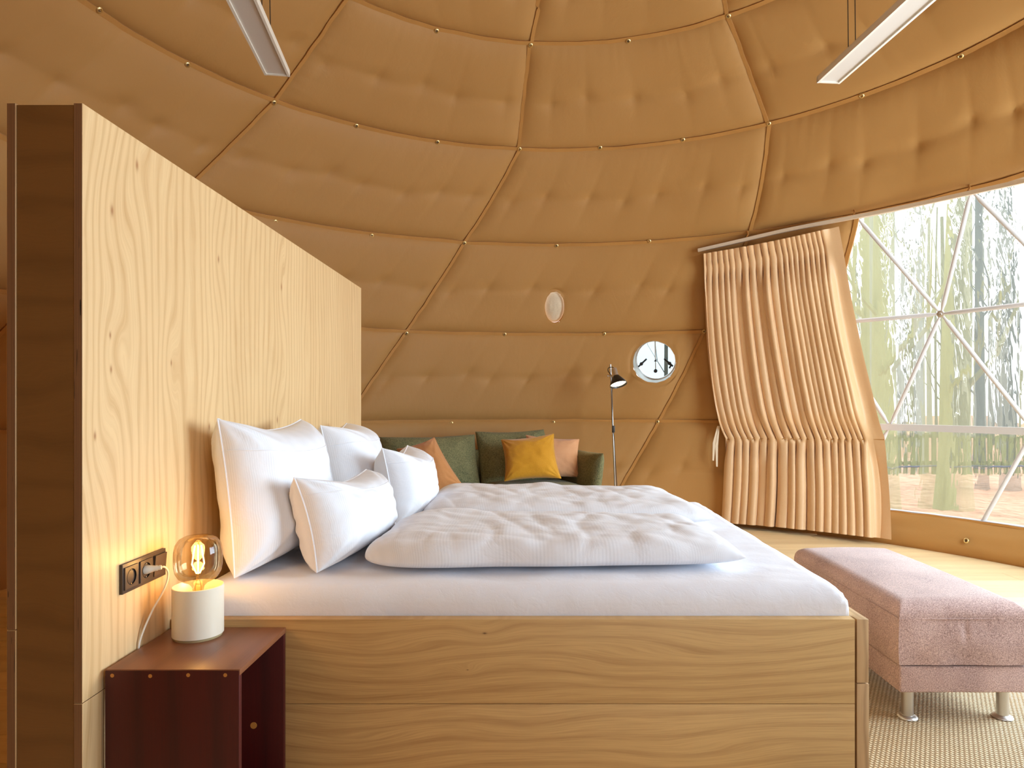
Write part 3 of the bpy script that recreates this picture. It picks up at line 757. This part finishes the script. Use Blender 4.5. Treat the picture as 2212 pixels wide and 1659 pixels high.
# ------------------------------------------------------------------ socket strip with plug and cable
SY0, SY1, SZ0, SZ1 = 1.782, 1.992, .6435, .7215
st = thing('socket_strip', (WX, (SY0+SY1)/2, (SZ0+SZ1)/2), 'dark brown triple socket and switch plate on the plywood above the nightstand', 'socket')
obj('cover_frame', B().box(WX, WX+.009, SY0, SY1, SZ0, SZ1), brown_pl, st, bevel=.0012)
pw = (SY1-SY0)/3
for k in range(3):
    yc = SY0+pw*(k+.5); zc = (SZ0+SZ1)/2; h_ = .0295
    if k < 2:
        def insert(s, t, yc=yc):
            # square plate with a round recess
            a = 2*PI*s+PI/4; sq = h_/max(abs(math.cos(a)), abs(math.sin(a)))
            rr = [(sq, .009), (sq, .0122), (sq-.001, .0128), (.0215, .0128), (.0207, .0120), (.0206, .0015), (.001, .0015)][int(round(t*6))]
            return np.array([WX+rr[1], yc+rr[0]*math.cos(a), zc+rr[0]*math.sin(a)])
        o = obj('socket_insert', B().grid(insert, 48, 6), brown_pl, st)
        b = B(); b.lathe([(.0001, .004), (.0203, .004), (.0204, .0131)], (WX, yc, zc), (1, 0, 0), 32); obj('recess', b, dark_hole, o)
        for sz in (-1, 1):
            obj('earth_clip', B().box(WX+.003, WX+.0118, yc-.0018, yc+.0018, zc+sz*.0185-.002, zc+sz*.0185+.002), chrome, o)
    else:
        b = B().add([(WX+.009, yc-h_, zc-h_), (WX+.009, yc+h_, zc-h_), (WX+.009, yc+h_, zc+h_), (WX+.009, yc-h_, zc+h_),
                     (WX+.011, yc-h_, zc-h_), (WX+.011, yc+h_, zc-h_), (WX+.0165, yc+h_, zc+h_), (WX+.0165, yc-h_, zc+h_)],
                    [(0,3,2,1),(4,5,6,7),(0,1,5,4),(1,2,6,5),(2,3,7,6),(3,0,4,7)])
        obj('rocker_switch', b, brown_pl, st, bevel=.001)
yc = SY0+pw*1.5; zc = (SZ0+SZ1)/2
pc = thing('plug_cable', (WX+.02, yc, zc), 'white plug and thin cable in the middle socket, running down to the nightstand', 'cable')
P0 = np.array([WX+.004, yc, zc]); dv = nrm((.94, .30, .10))
b = B(); b.lathe([(.0001, 0), (.012, 0), (.0125, .010), (.0095, .020), (.0075, .030), (.0078, .034), (.006, .037), (.0068, .041), (.0055, .045), (.0001, .046)], P0, dv, 20)
obj('plug', b, white_pl, pc, smooth=True)
pts = [P0+dv*.044, P0+dv*.050+np.array([0, .006, -.002]), (-1.029, 1.928, .668), (-1.034, 1.935, .642), (-1.042, 1.925, .61), (-1.053, 1.90, .575), (-1.064, 1.88, .535), (-1.0712, 1.866, .50), (-1.0732, 1.862, .482), (-1.0735, 1.861, .466)]
def spline(pts, n=6):
    pts = [np.asarray(p, float) for p in pts]; out = []
    for i in range(len(pts)-1):
        p0, p1, p2, p3 = pts[max(i-1, 0)], pts[i], pts[i+1], pts[min(i+2, len(pts)-1)]
        for k in range(n):
            t = k/n; out.append(.5*((2*p1)+(-p0+p2)*t+(2*p0-5*p1+4*p2-p3)*t*t+(-p0+3*p1-3*p2+p3)*t**3))
    out.append(pts[-1]); return out
obj('cord', B().tube(spline(pts), .0027, 8), white_pl, pc, smooth=True)

# ------------------------------------------------------------------ sofa
G = np.array([-.45, 5.97, 0]); th = math.radians(20)
SE = np.array([math.cos(th), math.sin(th), 0]); SN = np.array([math.sin(th), -math.cos(th), 0]); SZ = np.array([0, 0, 1.])
def sp_(s, k, z): return G+SE*s+SN*k+SZ*z
sofa = thing('sofa', sp_(-.05, .25, 0), 'moss green two-seat sofa with loose back cushions against the far tan wall', 'sofa')
def sbox(s0, s1, k0, k1, z0, z1): return B().obox(sp_((s0+s1)/2, (k0+k1)/2, (z0+z1)/2), SE, SN, SZ, (s1-s0)/2, (k1-k0)/2, (z1-z0)/2)
obj('base', sbox(-.98, .90, -.22, .62, .13, .29), sofa_m, sofa, bevel=.03, seg=3)
obj('back_frame', sbox(-.96, .88, -.22, -.10, .29, .72), sofa_m, sofa, bevel=.04, seg=3)
for s0, s1, sd in ((-.85, .01, 2), (.01, .80, 5)):
    b, f1, f2 = soft([sp_(s0, -.10, .37), sp_(s1, -.10, .37), sp_(s1, .66, .37), sp_(s0, .66, .37)], (0, 0, 1), .085, .08, n=8, pinch=-.01, g=36, wr=.004, seed=sd, ex=.5)
    obj('seat_cushion', b, sofa_m, sofa, smooth=True)
for s0, s1, sd, dz in ((-.85, -.005, 1, 0), (.0, .72, 4, .035)):
    b, f1, f2 = soft([sp_(s0-.0, -.19, .845+dz), sp_(s1-(.06 if s1 > .5 else 0), -.19, .855+dz), sp_(s1, .01, .40), sp_(s0, .01, .40)], SN, .11, .06, n=3.6, pinch=(.09, .03, 0, .03), g=44, wr=.007, seed=sd, ex=.5)
    obj('back_cushion', b, sofa_m, sofa, smooth=True)
for s0, s1, sg in ((.76, .90, 1), (-.98, -.85, -1)):
    c = (s0+s1)/2
    b, f1, f2 = soft([sp_(c+sg*.07, -.22, .715), sp_(c+sg*.07, .58, .715), sp_(c, .60, .25), sp_(c, -.22, .25)], SE*sg, .075, .075, n=4, pinch=(.03, .02, 0, .01), g=36, wr=.004, seed=8, ex=.5)
    obj('arm', b, sofa_m, sofa, smooth=True)
for s in (-.88, .80):
    for k in (-.14, .54): obj('leg', B().tube([sp_(s, k, 0), sp_(s, k, .14)], [.014, .02], 12), black_m, sofa, smooth=True)
def cushion(px4, dep, front, h, label, mat, seed, pinch=.09):
    c = [at(x, y, d) for (x, y), d in zip(px4, dep)]
    b, f1, f2 = soft(c, front, h, h*.55, n=2.6, pinch=pinch, g=48, wr=.007, seed=seed)
    t = thing('throw_cushion', (np.array(c[2])+c[3])/2, label, 'cushion')
    obj('cover', b, mat, t, smooth=True)
    for s in 'LTR': obj('piping', rim_tube(f1, s, .0035), mat, t, smooth=True)
fr = (.3, -.9, .3)
cushion([(857, 970), (938, 945), (1002, 1052), (920, 1075)], [5.50, 5.54, 5.34, 5.28], fr, .09, 'tan cushion at the left end of the green sofa', tan_m, 2)
cushion([(1136, 940), (1251, 949), (1253, 1032), (1150, 1034)], [6.08, 6.14, 5.98, 5.92], fr, .09, 'pale peach cushion tucked behind the mustard one', peach_m, 6)
cushion([(1083, 950), (1196, 937), (1212, 1034), (1090, 1040)], [5.88, 5.86, 5.70, 5.70], fr, .09, 'mustard yellow cushion on the green sofa', must_m, 4)

# ------------------------------------------------------------------ floor lamp
DL = 6.30
ft = at(1318.5, 787, DL); fb_ = at(1328.5, 1045, DL); dirp = nrm(ft-fb_); base = fb_-dirp*(fb_[2]/dirp[2])
flp = thing('floor_lamp', base, 'slim steel reading lamp with a small black shade right of the sofa', 'lamp')
b = B(); b.lathe([(.0001, .0), (.13, .0), (.13, .012), (.12, .018), (.012, .022), (.0001, .022)], base, seg=32); obj('foot', b, black_m, flp, smooth=True)
obj('pole', B().tube([base+dirp*.02, ft], .0085, 12), steel, flp, smooth=True)
hc = at(1319.5, 812, DL-.01)
obj('clamp', B().tube([hc-np.array([.022, 0, 0]), hc+np.array([.045, -.02, -.004])], .009, 10).lathe([(.0001, -.007), (.013, -.007), (.013, .007), (.0001, .007)], hc-np.array([.026, 0, 0]), (1, 0, 0), 14), steel, flp, smooth=True)
ax = nrm((.20, -.36, -.90)); top_ = at(1326.5, 796, DL-.06)
b = B(); b.lathe([(.0001, 0), (.022, 0), (.023, .075), (.023, .08)], top_, ax, 24); obj('socket_sleeve', b, steel, flp, smooth=True)
b = B(); b.lathe([(.02, .072), (.026, .074), (.042, .098), (.062, .128), (.079, .158), (.080, .166), (.077, .166), (.060, .130), (.024, .080)], top_, ax, 40)
tag(obj('shade', b, black_m, flp, smooth=True), 'small black cone shade')
b = B(); b.lathe([(.0001, .158), (.045, .156), (.074, .150)], top_, ax, 32); obj('reflector_bulb', b, led_m, flp, smooth=True)
cab = [top_+np.array([.0, 0, .002]), at(1322, 793, DL-.03), at(1314.5, 795, DL-.02), at(1313.5, 801, DL-.02), at(1318, 808, DL-.02), at(1322, 816, DL-.02), at(1322, 850, DL-.02), at(1323, 920, DL-.02)]
obj('flex', B().tube(spline(cab), .0035, 8), rubber, flp, smooth=True)
sw = at(1325, 927, DL-.02)
obj('inline_switch', B().box(sw[0]-.013, sw[0]+.013, sw[1]-.01, sw[1]+.01, sw[2]-.032, sw[2]+.032), black_m, flp, bevel=.004)
obj('flex', B().tube(spline([at(1325.5, 934, DL-.02), at(1327, 955, DL-.02), at(1329, 990, DL-.02), at(1332, 1040, DL-.02), np.array([base[0]+.03, base[1]-.03, .03])]), .0032, 8), rubber, flp, smooth=True)
sl = bpy.data.lights.new('lamp_spot', 'SPOT'); sl.energy = 14; sl.color = (1, .78, .48); sl.spot_size = 2.0; sl.spot_blend = .6; sl.shadow_soft_size = .03
slo = bpy.data.objects.new('lamp_spot', sl); COL.objects.link(slo); slo.parent = flp
slo.location = Vector(top_+ax*.172)-flp.location; slo.rotation_euler = Vector(ax).to_track_quat('-Z', 'Y').to_euler()

# ------------------------------------------------------------------ curtain on its rail
RC = DR-.115
rail_px = [(1508, 541), (1600, 520), (1700, 497), (1840, 470), (1960, 446), (2090, 418), (2212, 391), (2330, 365), (2500, 329), (2800, 262)]
cu = thing('curtain', on_sphere(1740, 1160, RC)*np.array([1, 1, 0]), 'gathered beige satin curtain drawn to the left of the big window', 'curtain')
rl = [on_sphere(x, y, RC+.03) for x, y in rail_px]
crail = thing('curtain_rail', rl[0], 'pale curtain rail curving along the dome above the window', 'curtain rail')
rs = spline(rl, 8); vs = []; fs = []
for i, p in enumerate(rs):
    t = nrm(rs[min(i+1, len(rs)-1)]-rs[max(i-1, 0)]); s_ = nrm(np.cross(t, (0, 0, 1))); u_ = np.cross(s_, t)
    for a, c in ((-1, -1), (1, -1), (1, 1), (-1, 1)): vs.append(p+s_*.011*a+u_*.014*c)
for i in range(len(rs)-1):
    for k in range(4): fs.append((i*4+k, i*4+(k+1) % 4, (i+1)*4+(k+1) % 4, (i+1)*4+k))
fs += [(0, 1, 2, 3), tuple(len(vs)-4+k for k in (3, 2, 1, 0))]
obj('track', B().add(vs, fs), plain('pale_rail', (222, 204, 178), .4), crail)
for x, y in ((1612, 517), (1842, 469), (2090, 418)):
    p = on_sphere(x, y, RC+.03); q = on_sphere(x+3, y-18, DR-.02)
    obj('hanger_strap', B().tube([p+np.array([0, 0, .012]), lerp(p, q, .6)+np.array([.01, 0, 0]), q], .007, 8), seam_m, crail, smooth=True)
VL = [0, .2, .42, .58, .66, .70, 1.0]
Lp = [azz(on_sphere(x, y, RC)) for x, y in ((1520, 549), (1522, 663), (1530, 788), (1543, 879), (1557, 924), (1568, 947), (1558, 1128))]
Rp = [azz(on_sphere(x, y, RC)) for x, y in ((1812, 490), (1836, 621), (1866, 765), (1891, 869), (1905, 922), (1912, 948), (1928, 1166))]
def soft_interp(vals, t):
    if t >= .70 or t < .06: return interp(VL, vals, t)
    h_ = min(.09, (.70-t), t)
    return sum(interp(VL, vals, t+h_*k/4) for k in range(-4, 5))/9
NF = 20
def warp_s(s):                    # fold phase: many narrow folds on the left, one smooth panel on the right
    e = .90; q = NF*(1+.04*math.sin(e*9))
    return NF*(s/e)*(1+.04*math.sin(s*9)) if s < e else q+(s-e)/(1-e)*.5
LA, LZ, RA, RZ = [q[0] for q in Lp], [q[1] for q in Lp], [q[0] for q in Rp], [q[1] for q in Rp]
def curtain(s, t):
    azl, zl = soft_interp(LA, t), soft_interp(LZ, t)
    azr, zr = soft_interp(RA, t), soft_interp(RZ, t)
    ss = s
    f = warp_s(ss)+.5*nz(ss*6, 1.0, 5)+.28*nz(ss*8, t*1.5, 3)*sm(0, .2, t)
    low = t > .70
    ph = 2*PI*f
    if low: ph = 2*PI*(warp_s(ss)*.82+1.3+.3*nz(ss*9, 2.0, 6)+.15*nz(ss*8, t*3, 1))
    flat = 1-sm(.86, .94, ss)*.75
    if not low:
        amp = lerp(.040, .006, sm(0, .055, t)) if t < .055 else lerp(.006, .058, sm(.055, .18, t))
        amp *= 1-.72*sm(.60, .695, t)
    else: amp = lerp(.010, .050, sm(.70, .80, t))
    c = 2*abs(math.cos(ph/2))**.75-1; rad = amp*1.35*flat*c*(1+.5*nz(ss*14, 1, 2))
    az = lerp(azl, azr, ss)+.0045*1.3*math.sin(ph+.6)*flat*(amp/.045)
    z = lerp(zl, zr, ss)
    # soft belly above the gather line, slight inward lean below it
    belly = .045*math.exp(-((t-.62)/.07)**2)*(.6+.4*nz(ss*10, 4, 4))
    belly += .03*sm(.5, .95, s)*math.sin(PI*min(t/.7, 1))
    if abs(t-.70) < .012: z += .004*math.sin(ph*1.0)
    if t < .02: z += .005*c
    q = dome(az, z, RC); n = nrm(DC-q)
    n2 = nrm(np.array([n[0], n[1], n[2]*.4]))
    p = q+n2*(rad+belly+.012*nz(ss*5, t*6, 8)*sm(0, .1, t))
    p[2] = max(p[2], .006); return p
obj('cloth', B().grid(curtain, 620, 110), curt_m, cu, smooth=True)
gp = [curtain(i/160, .701)+nrm(DC-curtain(i/160, .701))*.001 for i in range(161)]
obj('gather_seam', B().tube(gp, .0035, 6), seam_m, cu, smooth=True)
strapm = plain('cream_tie', (238, 222, 196), .7)
for dx, a, c in ((0, (1551, 920), (1541, 995)), (8, (1554, 920), (1549, 1008))):
    p0 = on_sphere(a[0], a[1], RC-.02); p1 = on_sphere(c[0], c[1], RC-.03)
    d = nrm(p1-p0); sd = nrm(np.cross(d, DC-p0)); m1 = lerp(p0, p1, .5)+sd*.01
    b = B().add([p0-sd*.003, p0+sd*.006, m1+sd*.016, p1+sd*.008, p1-sd*.006, m1-sd*.008]+[q+nrm(DC-p0)*.003 for q in (p0-sd*.003, p0+sd*.006, m1+sd*.016, p1+sd*.008, p1-sd*.006, m1-sd*.008)],
                [(0,1,2,5),(5,2,3,4),(6,11,8,7),(11,10,9,8),(0,5,11,6),(5,4,10,11),(4,3,9,10),(3,2,8,9),(2,1,7,8),(1,0,6,7)])
    tag(obj('tie_strap', b, strapm, cu), 'cream tie hanging at the left edge')

# ------------------------------------------------------------------ footstool and rug
rug = B().grid(lambda s, t: np.array([lerp(.75, 3.05, s), lerp(.9, 3.35, t), .012]), 1, 1)
rm = M('woven_sisal', .9); pz = rm.mapv(rm.pos(), (1, 1, 1), rot=(0, 0, -.484))
sp = rm.n('ShaderNodeSeparateXYZ'); rm.l(pz, sp.inputs[0])
nzz = rm.noise(pz, 60, 2, .5)
rx_ = rm.math('MULTIPLY_ADD', nzz, 1.2, rm.math('MULTIPLY', sp.outputs[0], 2*PI/.013))
ry_ = rm.math('MULTIPLY_ADD', nzz, 1.2, rm.math('MULTIPLY', sp.outputs[1], 2*PI/.016))
wv_ = rm.math('MULTIPLY', rm.math('MULTIPLY_ADD', rm.math('SINE', rx_), .5, .5), rm.math('MULTIPLY_ADD', rm.math('SINE', rm.math('ADD', ry_, rm.math('MULTIPLY', rm.math('FLOOR', rm.math('DIVIDE', rx_, 2*PI)), PI))), .5, .5))
wv2 = rm.math('POWER', wv_, .5)
colr = rm.mix(rm.noise(pz, 30, 3, .6), srgb(244, 226, 192), srgb(224, 196, 152))
rm.color(rm.mix(wv2, srgb(142, 112, 74), colr)); rm.bump(wv2, .9, .004)
b = B().box(.75, 3.05, .9, 3.35, .001, .013)
tag(obj('rug', b, rm.m, None, bevel=.004, loc=(1.9, 2.1, .001)), 'natural woven sisal rug under the pink footstool', 'rug')
OX0, OX1, OY0, OY1 = 1.29, 1.745, 2.40, 3.36; Z0 = .013
ot = thing('footstool', ((OX0+OX1)/2, (OY0+OY1)/2, Z0), 'long dusty pink upholstered footstool on metal legs at the foot of the bed', 'footstool')
obj('base', B().box(OX0+.004, OX1-.004, OY0+.004, OY1-.004, .122, .217), pink_m, ot, bevel=.010, seg=3)
def osurf(s, t):
    S, T = 2*s-1, 2*t-1; fold = .26
    def ax_(q, lo, hi, r):
        a = abs(q); sg = 1 if q >= 0 else -1; c = (lo+hi)/2; hw = (hi-lo)/2; k = 1-fold
        if a <= k: return c+sg*(a/k)*(hw-r), 0.0
        e = (a-k)/fold
        if e < .55: tt = e/.55*PI/2; return c+sg*(hw-r+r*math.sin(tt)), r*.75*(1-math.cos(tt))
        return c+sg*hw, r*.75+(e-.55)/.45*(.215-r*.75)
    x, dx = ax_(S, OX0, OX1, .055); y, dy = ax_(T, OY0, OY1, .07)
    drop = max(dx, dy); z = .222+.215-drop
    z += .020*(1-S*S)*(1-T*T)
    seamd = math.exp(-((z-.384)/.0025)**2)
    cx_, cy_ = (OX0+OX1)/2, (OY0+OY1)/2
    x += (-.002*seamd)*np.sign(x-cx_)*(abs(x-cx_) > .22); y += (-.002*seamd)*np.sign(y-cy_)*(abs(y-cy_) > .47)
    low = .012*math.exp(-((z-.30)/.06)**2)+.004*nz(x*9, y*9, z*12)*2
    if abs(x-cx_) > .22: x += low*np.sign(x-cx_)*.6
    if abs(y-cy_) > .47: y += low*np.sign(y-cy_)*.6-.004*math.exp(-((x-1.52)/.012)**2)*math.exp(-((z-.34)/.03)**2)*-1
    return np.array([x, y, z])
obj('seat_cushion', B().grid(osurf, 130, 160), pink_m, ot, smooth=True)
zs = .384; sg_ = [(OX0-.001, OY0-.001), (OX1+.001, OY0-.001), (OX1+.001, OY1+.001), (OX0-.001, OY1+.001), (OX0-.001, OY0-.001)]
obj('top_seam', B().tube([(x, y, zs) for x, y in sg_], .0018, 6), pink_m, ot, smooth=True)
for i, (x, y) in enumerate(((1.348, 2.455), (1.69, 2.455), (1.348, 3.29), (1.69, 3.29))):
    b = B(); b.lathe([(.0001, .0), (.0335, .0), (.0345, .003), (.033, .006), (.025, .011), (.0215, .012), (.0205, .013), (.0205, .112), (.0001, .112)], (x, y, Z0), seg=28)
    obj('leg', b, steel, ot, smooth=True)

# ------------------------------------------------------------------ hanging light panels
def fixture(fx, fy, z, dxy, L_, label, wd=.122):
    d = nrm((dxy, -1, 0)); s = np.cross(d, (0, 0, 1.)); e0 = np.array([fx, fy, z]); c = e0+d*L_/2
    t = thing('pendant_light', c+np.array([0, 0, .0]), label, 'ceiling light')
    hw = wd/2; H_ = .022
    b = B(); 
    for sg in (-1, 1): b.obox(c+s*sg*(hw-.006)+np.array([0, 0, H_/2]), d, s, (0, 0, 1), L_/2, .006, H_/2+.001)
    for sg in (-1, 1): b.obox(c+d*sg*(L_/2-.006)+np.array([0, 0, H_/2]), d, s, (0, 0, 1), .006, hw, H_/2)
    obj('frame', b, grey_frame, t)
    obj('diffuser', B().obox(c+np.array([0, 0, .009]), d, s, (0, 0, 1), L_/2-.012, hw-.011, .003), diffuser, t)
    obj('housing', B().obox(c+np.array([0, 0, H_+.004]), d, s, (0, 0, 1), L_/2, hw, .005), grey_frame, t, bevel=.001)
    for kk in (.22, L_-.22):
        for sg in (-1, 1):
            p = e0+d*kk+s*sg*.018+np.array([0, 0, H_])
            q = p+np.array([-.02*1, -.02, 0]); r_ = math.hypot(p[0]-DC[0], p[1]-DC[1]); zt = DC[2]+math.sqrt(max(DR**2-r_*r_, 0))
            obj('suspension_cable', B().tube([p, (p[0]-.02, p[1]-.01, zt-.02)], .0022, 6), rubber, t)
    return t
fixture(-1.27, 3.40, 2.77, .147, 1.25, 'slim grey light panel hanging above the plywood partition')
fixture(1.507, 3.479, 2.77, .087, 1.25, 'slim grey light panel hanging above the foot of the bed')

# ------------------------------------------------------------------ outside
gm = M('leaf_litter', .95); pz = gm.pos()
gf = gm.noise(pz, 6, 5, .7); gm.color(gm.ramp(gf, [(.3, srgb(128, 96, 70)), (.5, srgb(196, 150, 118)), (.72, srgb(222, 190, 164))])); gm.bump(gf, .6, .05)
gz = -.30
def gfn(s, t):
    x = lerp(-30, 60, s); y = lerp(-12, 70, t); rr = math.hypot(x-DC[0], y-DC[1])
    return np.array([x, y, gz+(.12*nz(x*.25, y*.25, 2) if rr > 5 else 0)-.0])
tag(obj('ground', B().grid(gfn, 60, 60), gm.m, None, smooth=True, loc=(0, 5, gz)), kind='structure')
def bark(name, a, c):
    m = M(name, .95); p = m.pos(); f = m.noise(m.mapv(p, (1, 1, .15)), 14, 4, .6)
    m.color(m.mix(f, srgb(*a), srgb(*c))); m.bump(f, .6, .03); return m.m
bk1 = bark('green_mossy_bark', (176, 180, 128), (120, 126, 86)); bk2 = bark('pale_grey_bark', (176, 182, 170), (120, 130, 120)); bk3 = bark('dark_teal_bark', (112, 124, 118), (72, 84, 80))
def tree(px, Y, r, H_, m, label, group=None, nb=5, seed=0, lean=0.0, forest=False):
    rd = random.Random(seed); x = (px-CX)/F*Y
    t = thing('tree', (x, Y, gz), label, 'tree', group)
    n = 9; pts = []; rr = []
    for i in range(n+1):
        f = i/n; pts.append((x+lean*f*H_+.12*r*math.sin(f*5+seed)*2, Y+.1*math.sin(f*4+seed), gz-.05+f*H_)); rr.append(r*(1.25 if i == 0 else 1-.55*f))
    obj('trunk', B().tube(pts, rr, 14), m, t, smooth=True)
    b = B()
    for k in range(nb):
        f = .15+.8*rd.random(); p = np.array(pts[0])+(np.array(pts[-1])-np.array(pts[0]))*f; a = rd.random()*2*PI; L_ = .6+rd.random()*1.4
        q = [p, p+np.array([math.cos(a)*L_*.3, math.sin(a)*L_*.3, L_*.35]), p+np.array([math.cos(a+.2)*L_*.5, math.sin(a+.2)*L_*.5, L_*.95]), p+np.array([math.cos(a)*L_*.6, math.sin(a)*L_*.6, L_*1.5])]
        b.tube(q, [r*.22, r*.16, r*.10, r*.03], 6)
        b.tube([q[1], q[1]+np.array([math.cos(a-1)*.3, math.sin(a-1)*.3, .5]), q[1]+np.array([math.cos(a-1)*.4, math.sin(a-1)*.4, 1.1])], [r*.1, r*.07, r*.02], 5)
    if nb: tag(obj('branches', b, m, t, smooth=True), kind='stuff')
    return t
tree(1912, 8.6, .165, 7, bk1, 'thick mossy green tree trunk just right of the curtain', nb=3, seed=1)
tree(2062, 9.0, .20, 7, bk1, 'thick mossy tree trunk behind the central window hub', nb=4, seed=2, lean=.012)
tree(1858, 10.5, .15, 8, bk1, 'greenish trunk close to the curtain edge', nb=3, seed=3)
tree(2178, 11.5, .13, 8, bk3, 'dark teal trunk near the right edge of the view', nb=7, seed=4, lean=-.01)
tree(2112, 15.5, .11, 9, bk3, 'dark slender trunk between the middle and right trunks', nb=7, seed=5, lean=.01)
tree(1986, 13.5, .10, 9, bk2, 'slender grey trunk left of the central window hub', nb=7, seed=6)
rd = random.Random(5)
for i in range(46):
    px = rd.uniform(2300, 3600) if i > 40 else 1800+(i*11 % 35)*14+rd.uniform(-3, 3) if i > 5 else rd.uniform(1330, 1560)
    tree(px, 16+(i*17 % 40)*.45, rd.uniform(.05, .12), rd.uniform(8, 13), (bk2, bk1, bk2, bk3)[i % 4], 'distant slender forest trunk beyond the fence', 'distant forest trunks', nb=5, seed=20+i, lean=rd.uniform(-.02, .02))
fm = bark('green_weathered_fence', (142, 152, 100), (92, 102, 64))
FY = 11.2; fz = lambda y: EZ-(y-CY)/F*FY
fe = thing('fence', ((2100-CX)/F*FY, FY, gz), 'greenish wooden slat fence crossing the woodland outside', 'fence')
for i in range(64):
    x = (1820-CX)/F*FY+i*.115
    obj('slat', B().box(x-.033, x+.033, FY-.012+.01*math.sin(i*2.3), FY+.012, fz(1024)+.02*math.sin(i*1.7), fz(934)+.015*math.sin(i*3.1)), fm, fe)
for zz in (fz(942), fz(1000)): obj('rail', B().box((1820-CX)/F*FY, (1820-CX)/F*FY+7.4, FY+.013, FY+.05, zz-.03, zz+.03), fm, fe)
for i in range(5):
    x = (1830-CX)/F*FY+i*1.8; obj('post', B().box(x-.05, x+.05, FY+.05, FY+.15, gz-.1, fz(930)), fm, fe)
b = B(); hz = fz(1006)
obj('water_hose', b.tube([((1820-CX)/F*FY+i*.3, FY-.05, hz+.01*math.sin(i*1.3)) for i in range(25)], .014, 8), plain('blue_hose', (60, 78, 104), .5), None, smooth=True, loc=((2100-CX)/F*FY, FY, hz))
tag(bpy.data.objects['water_hose'], 'dark blue hose fixed along the outside fence', 'hose')
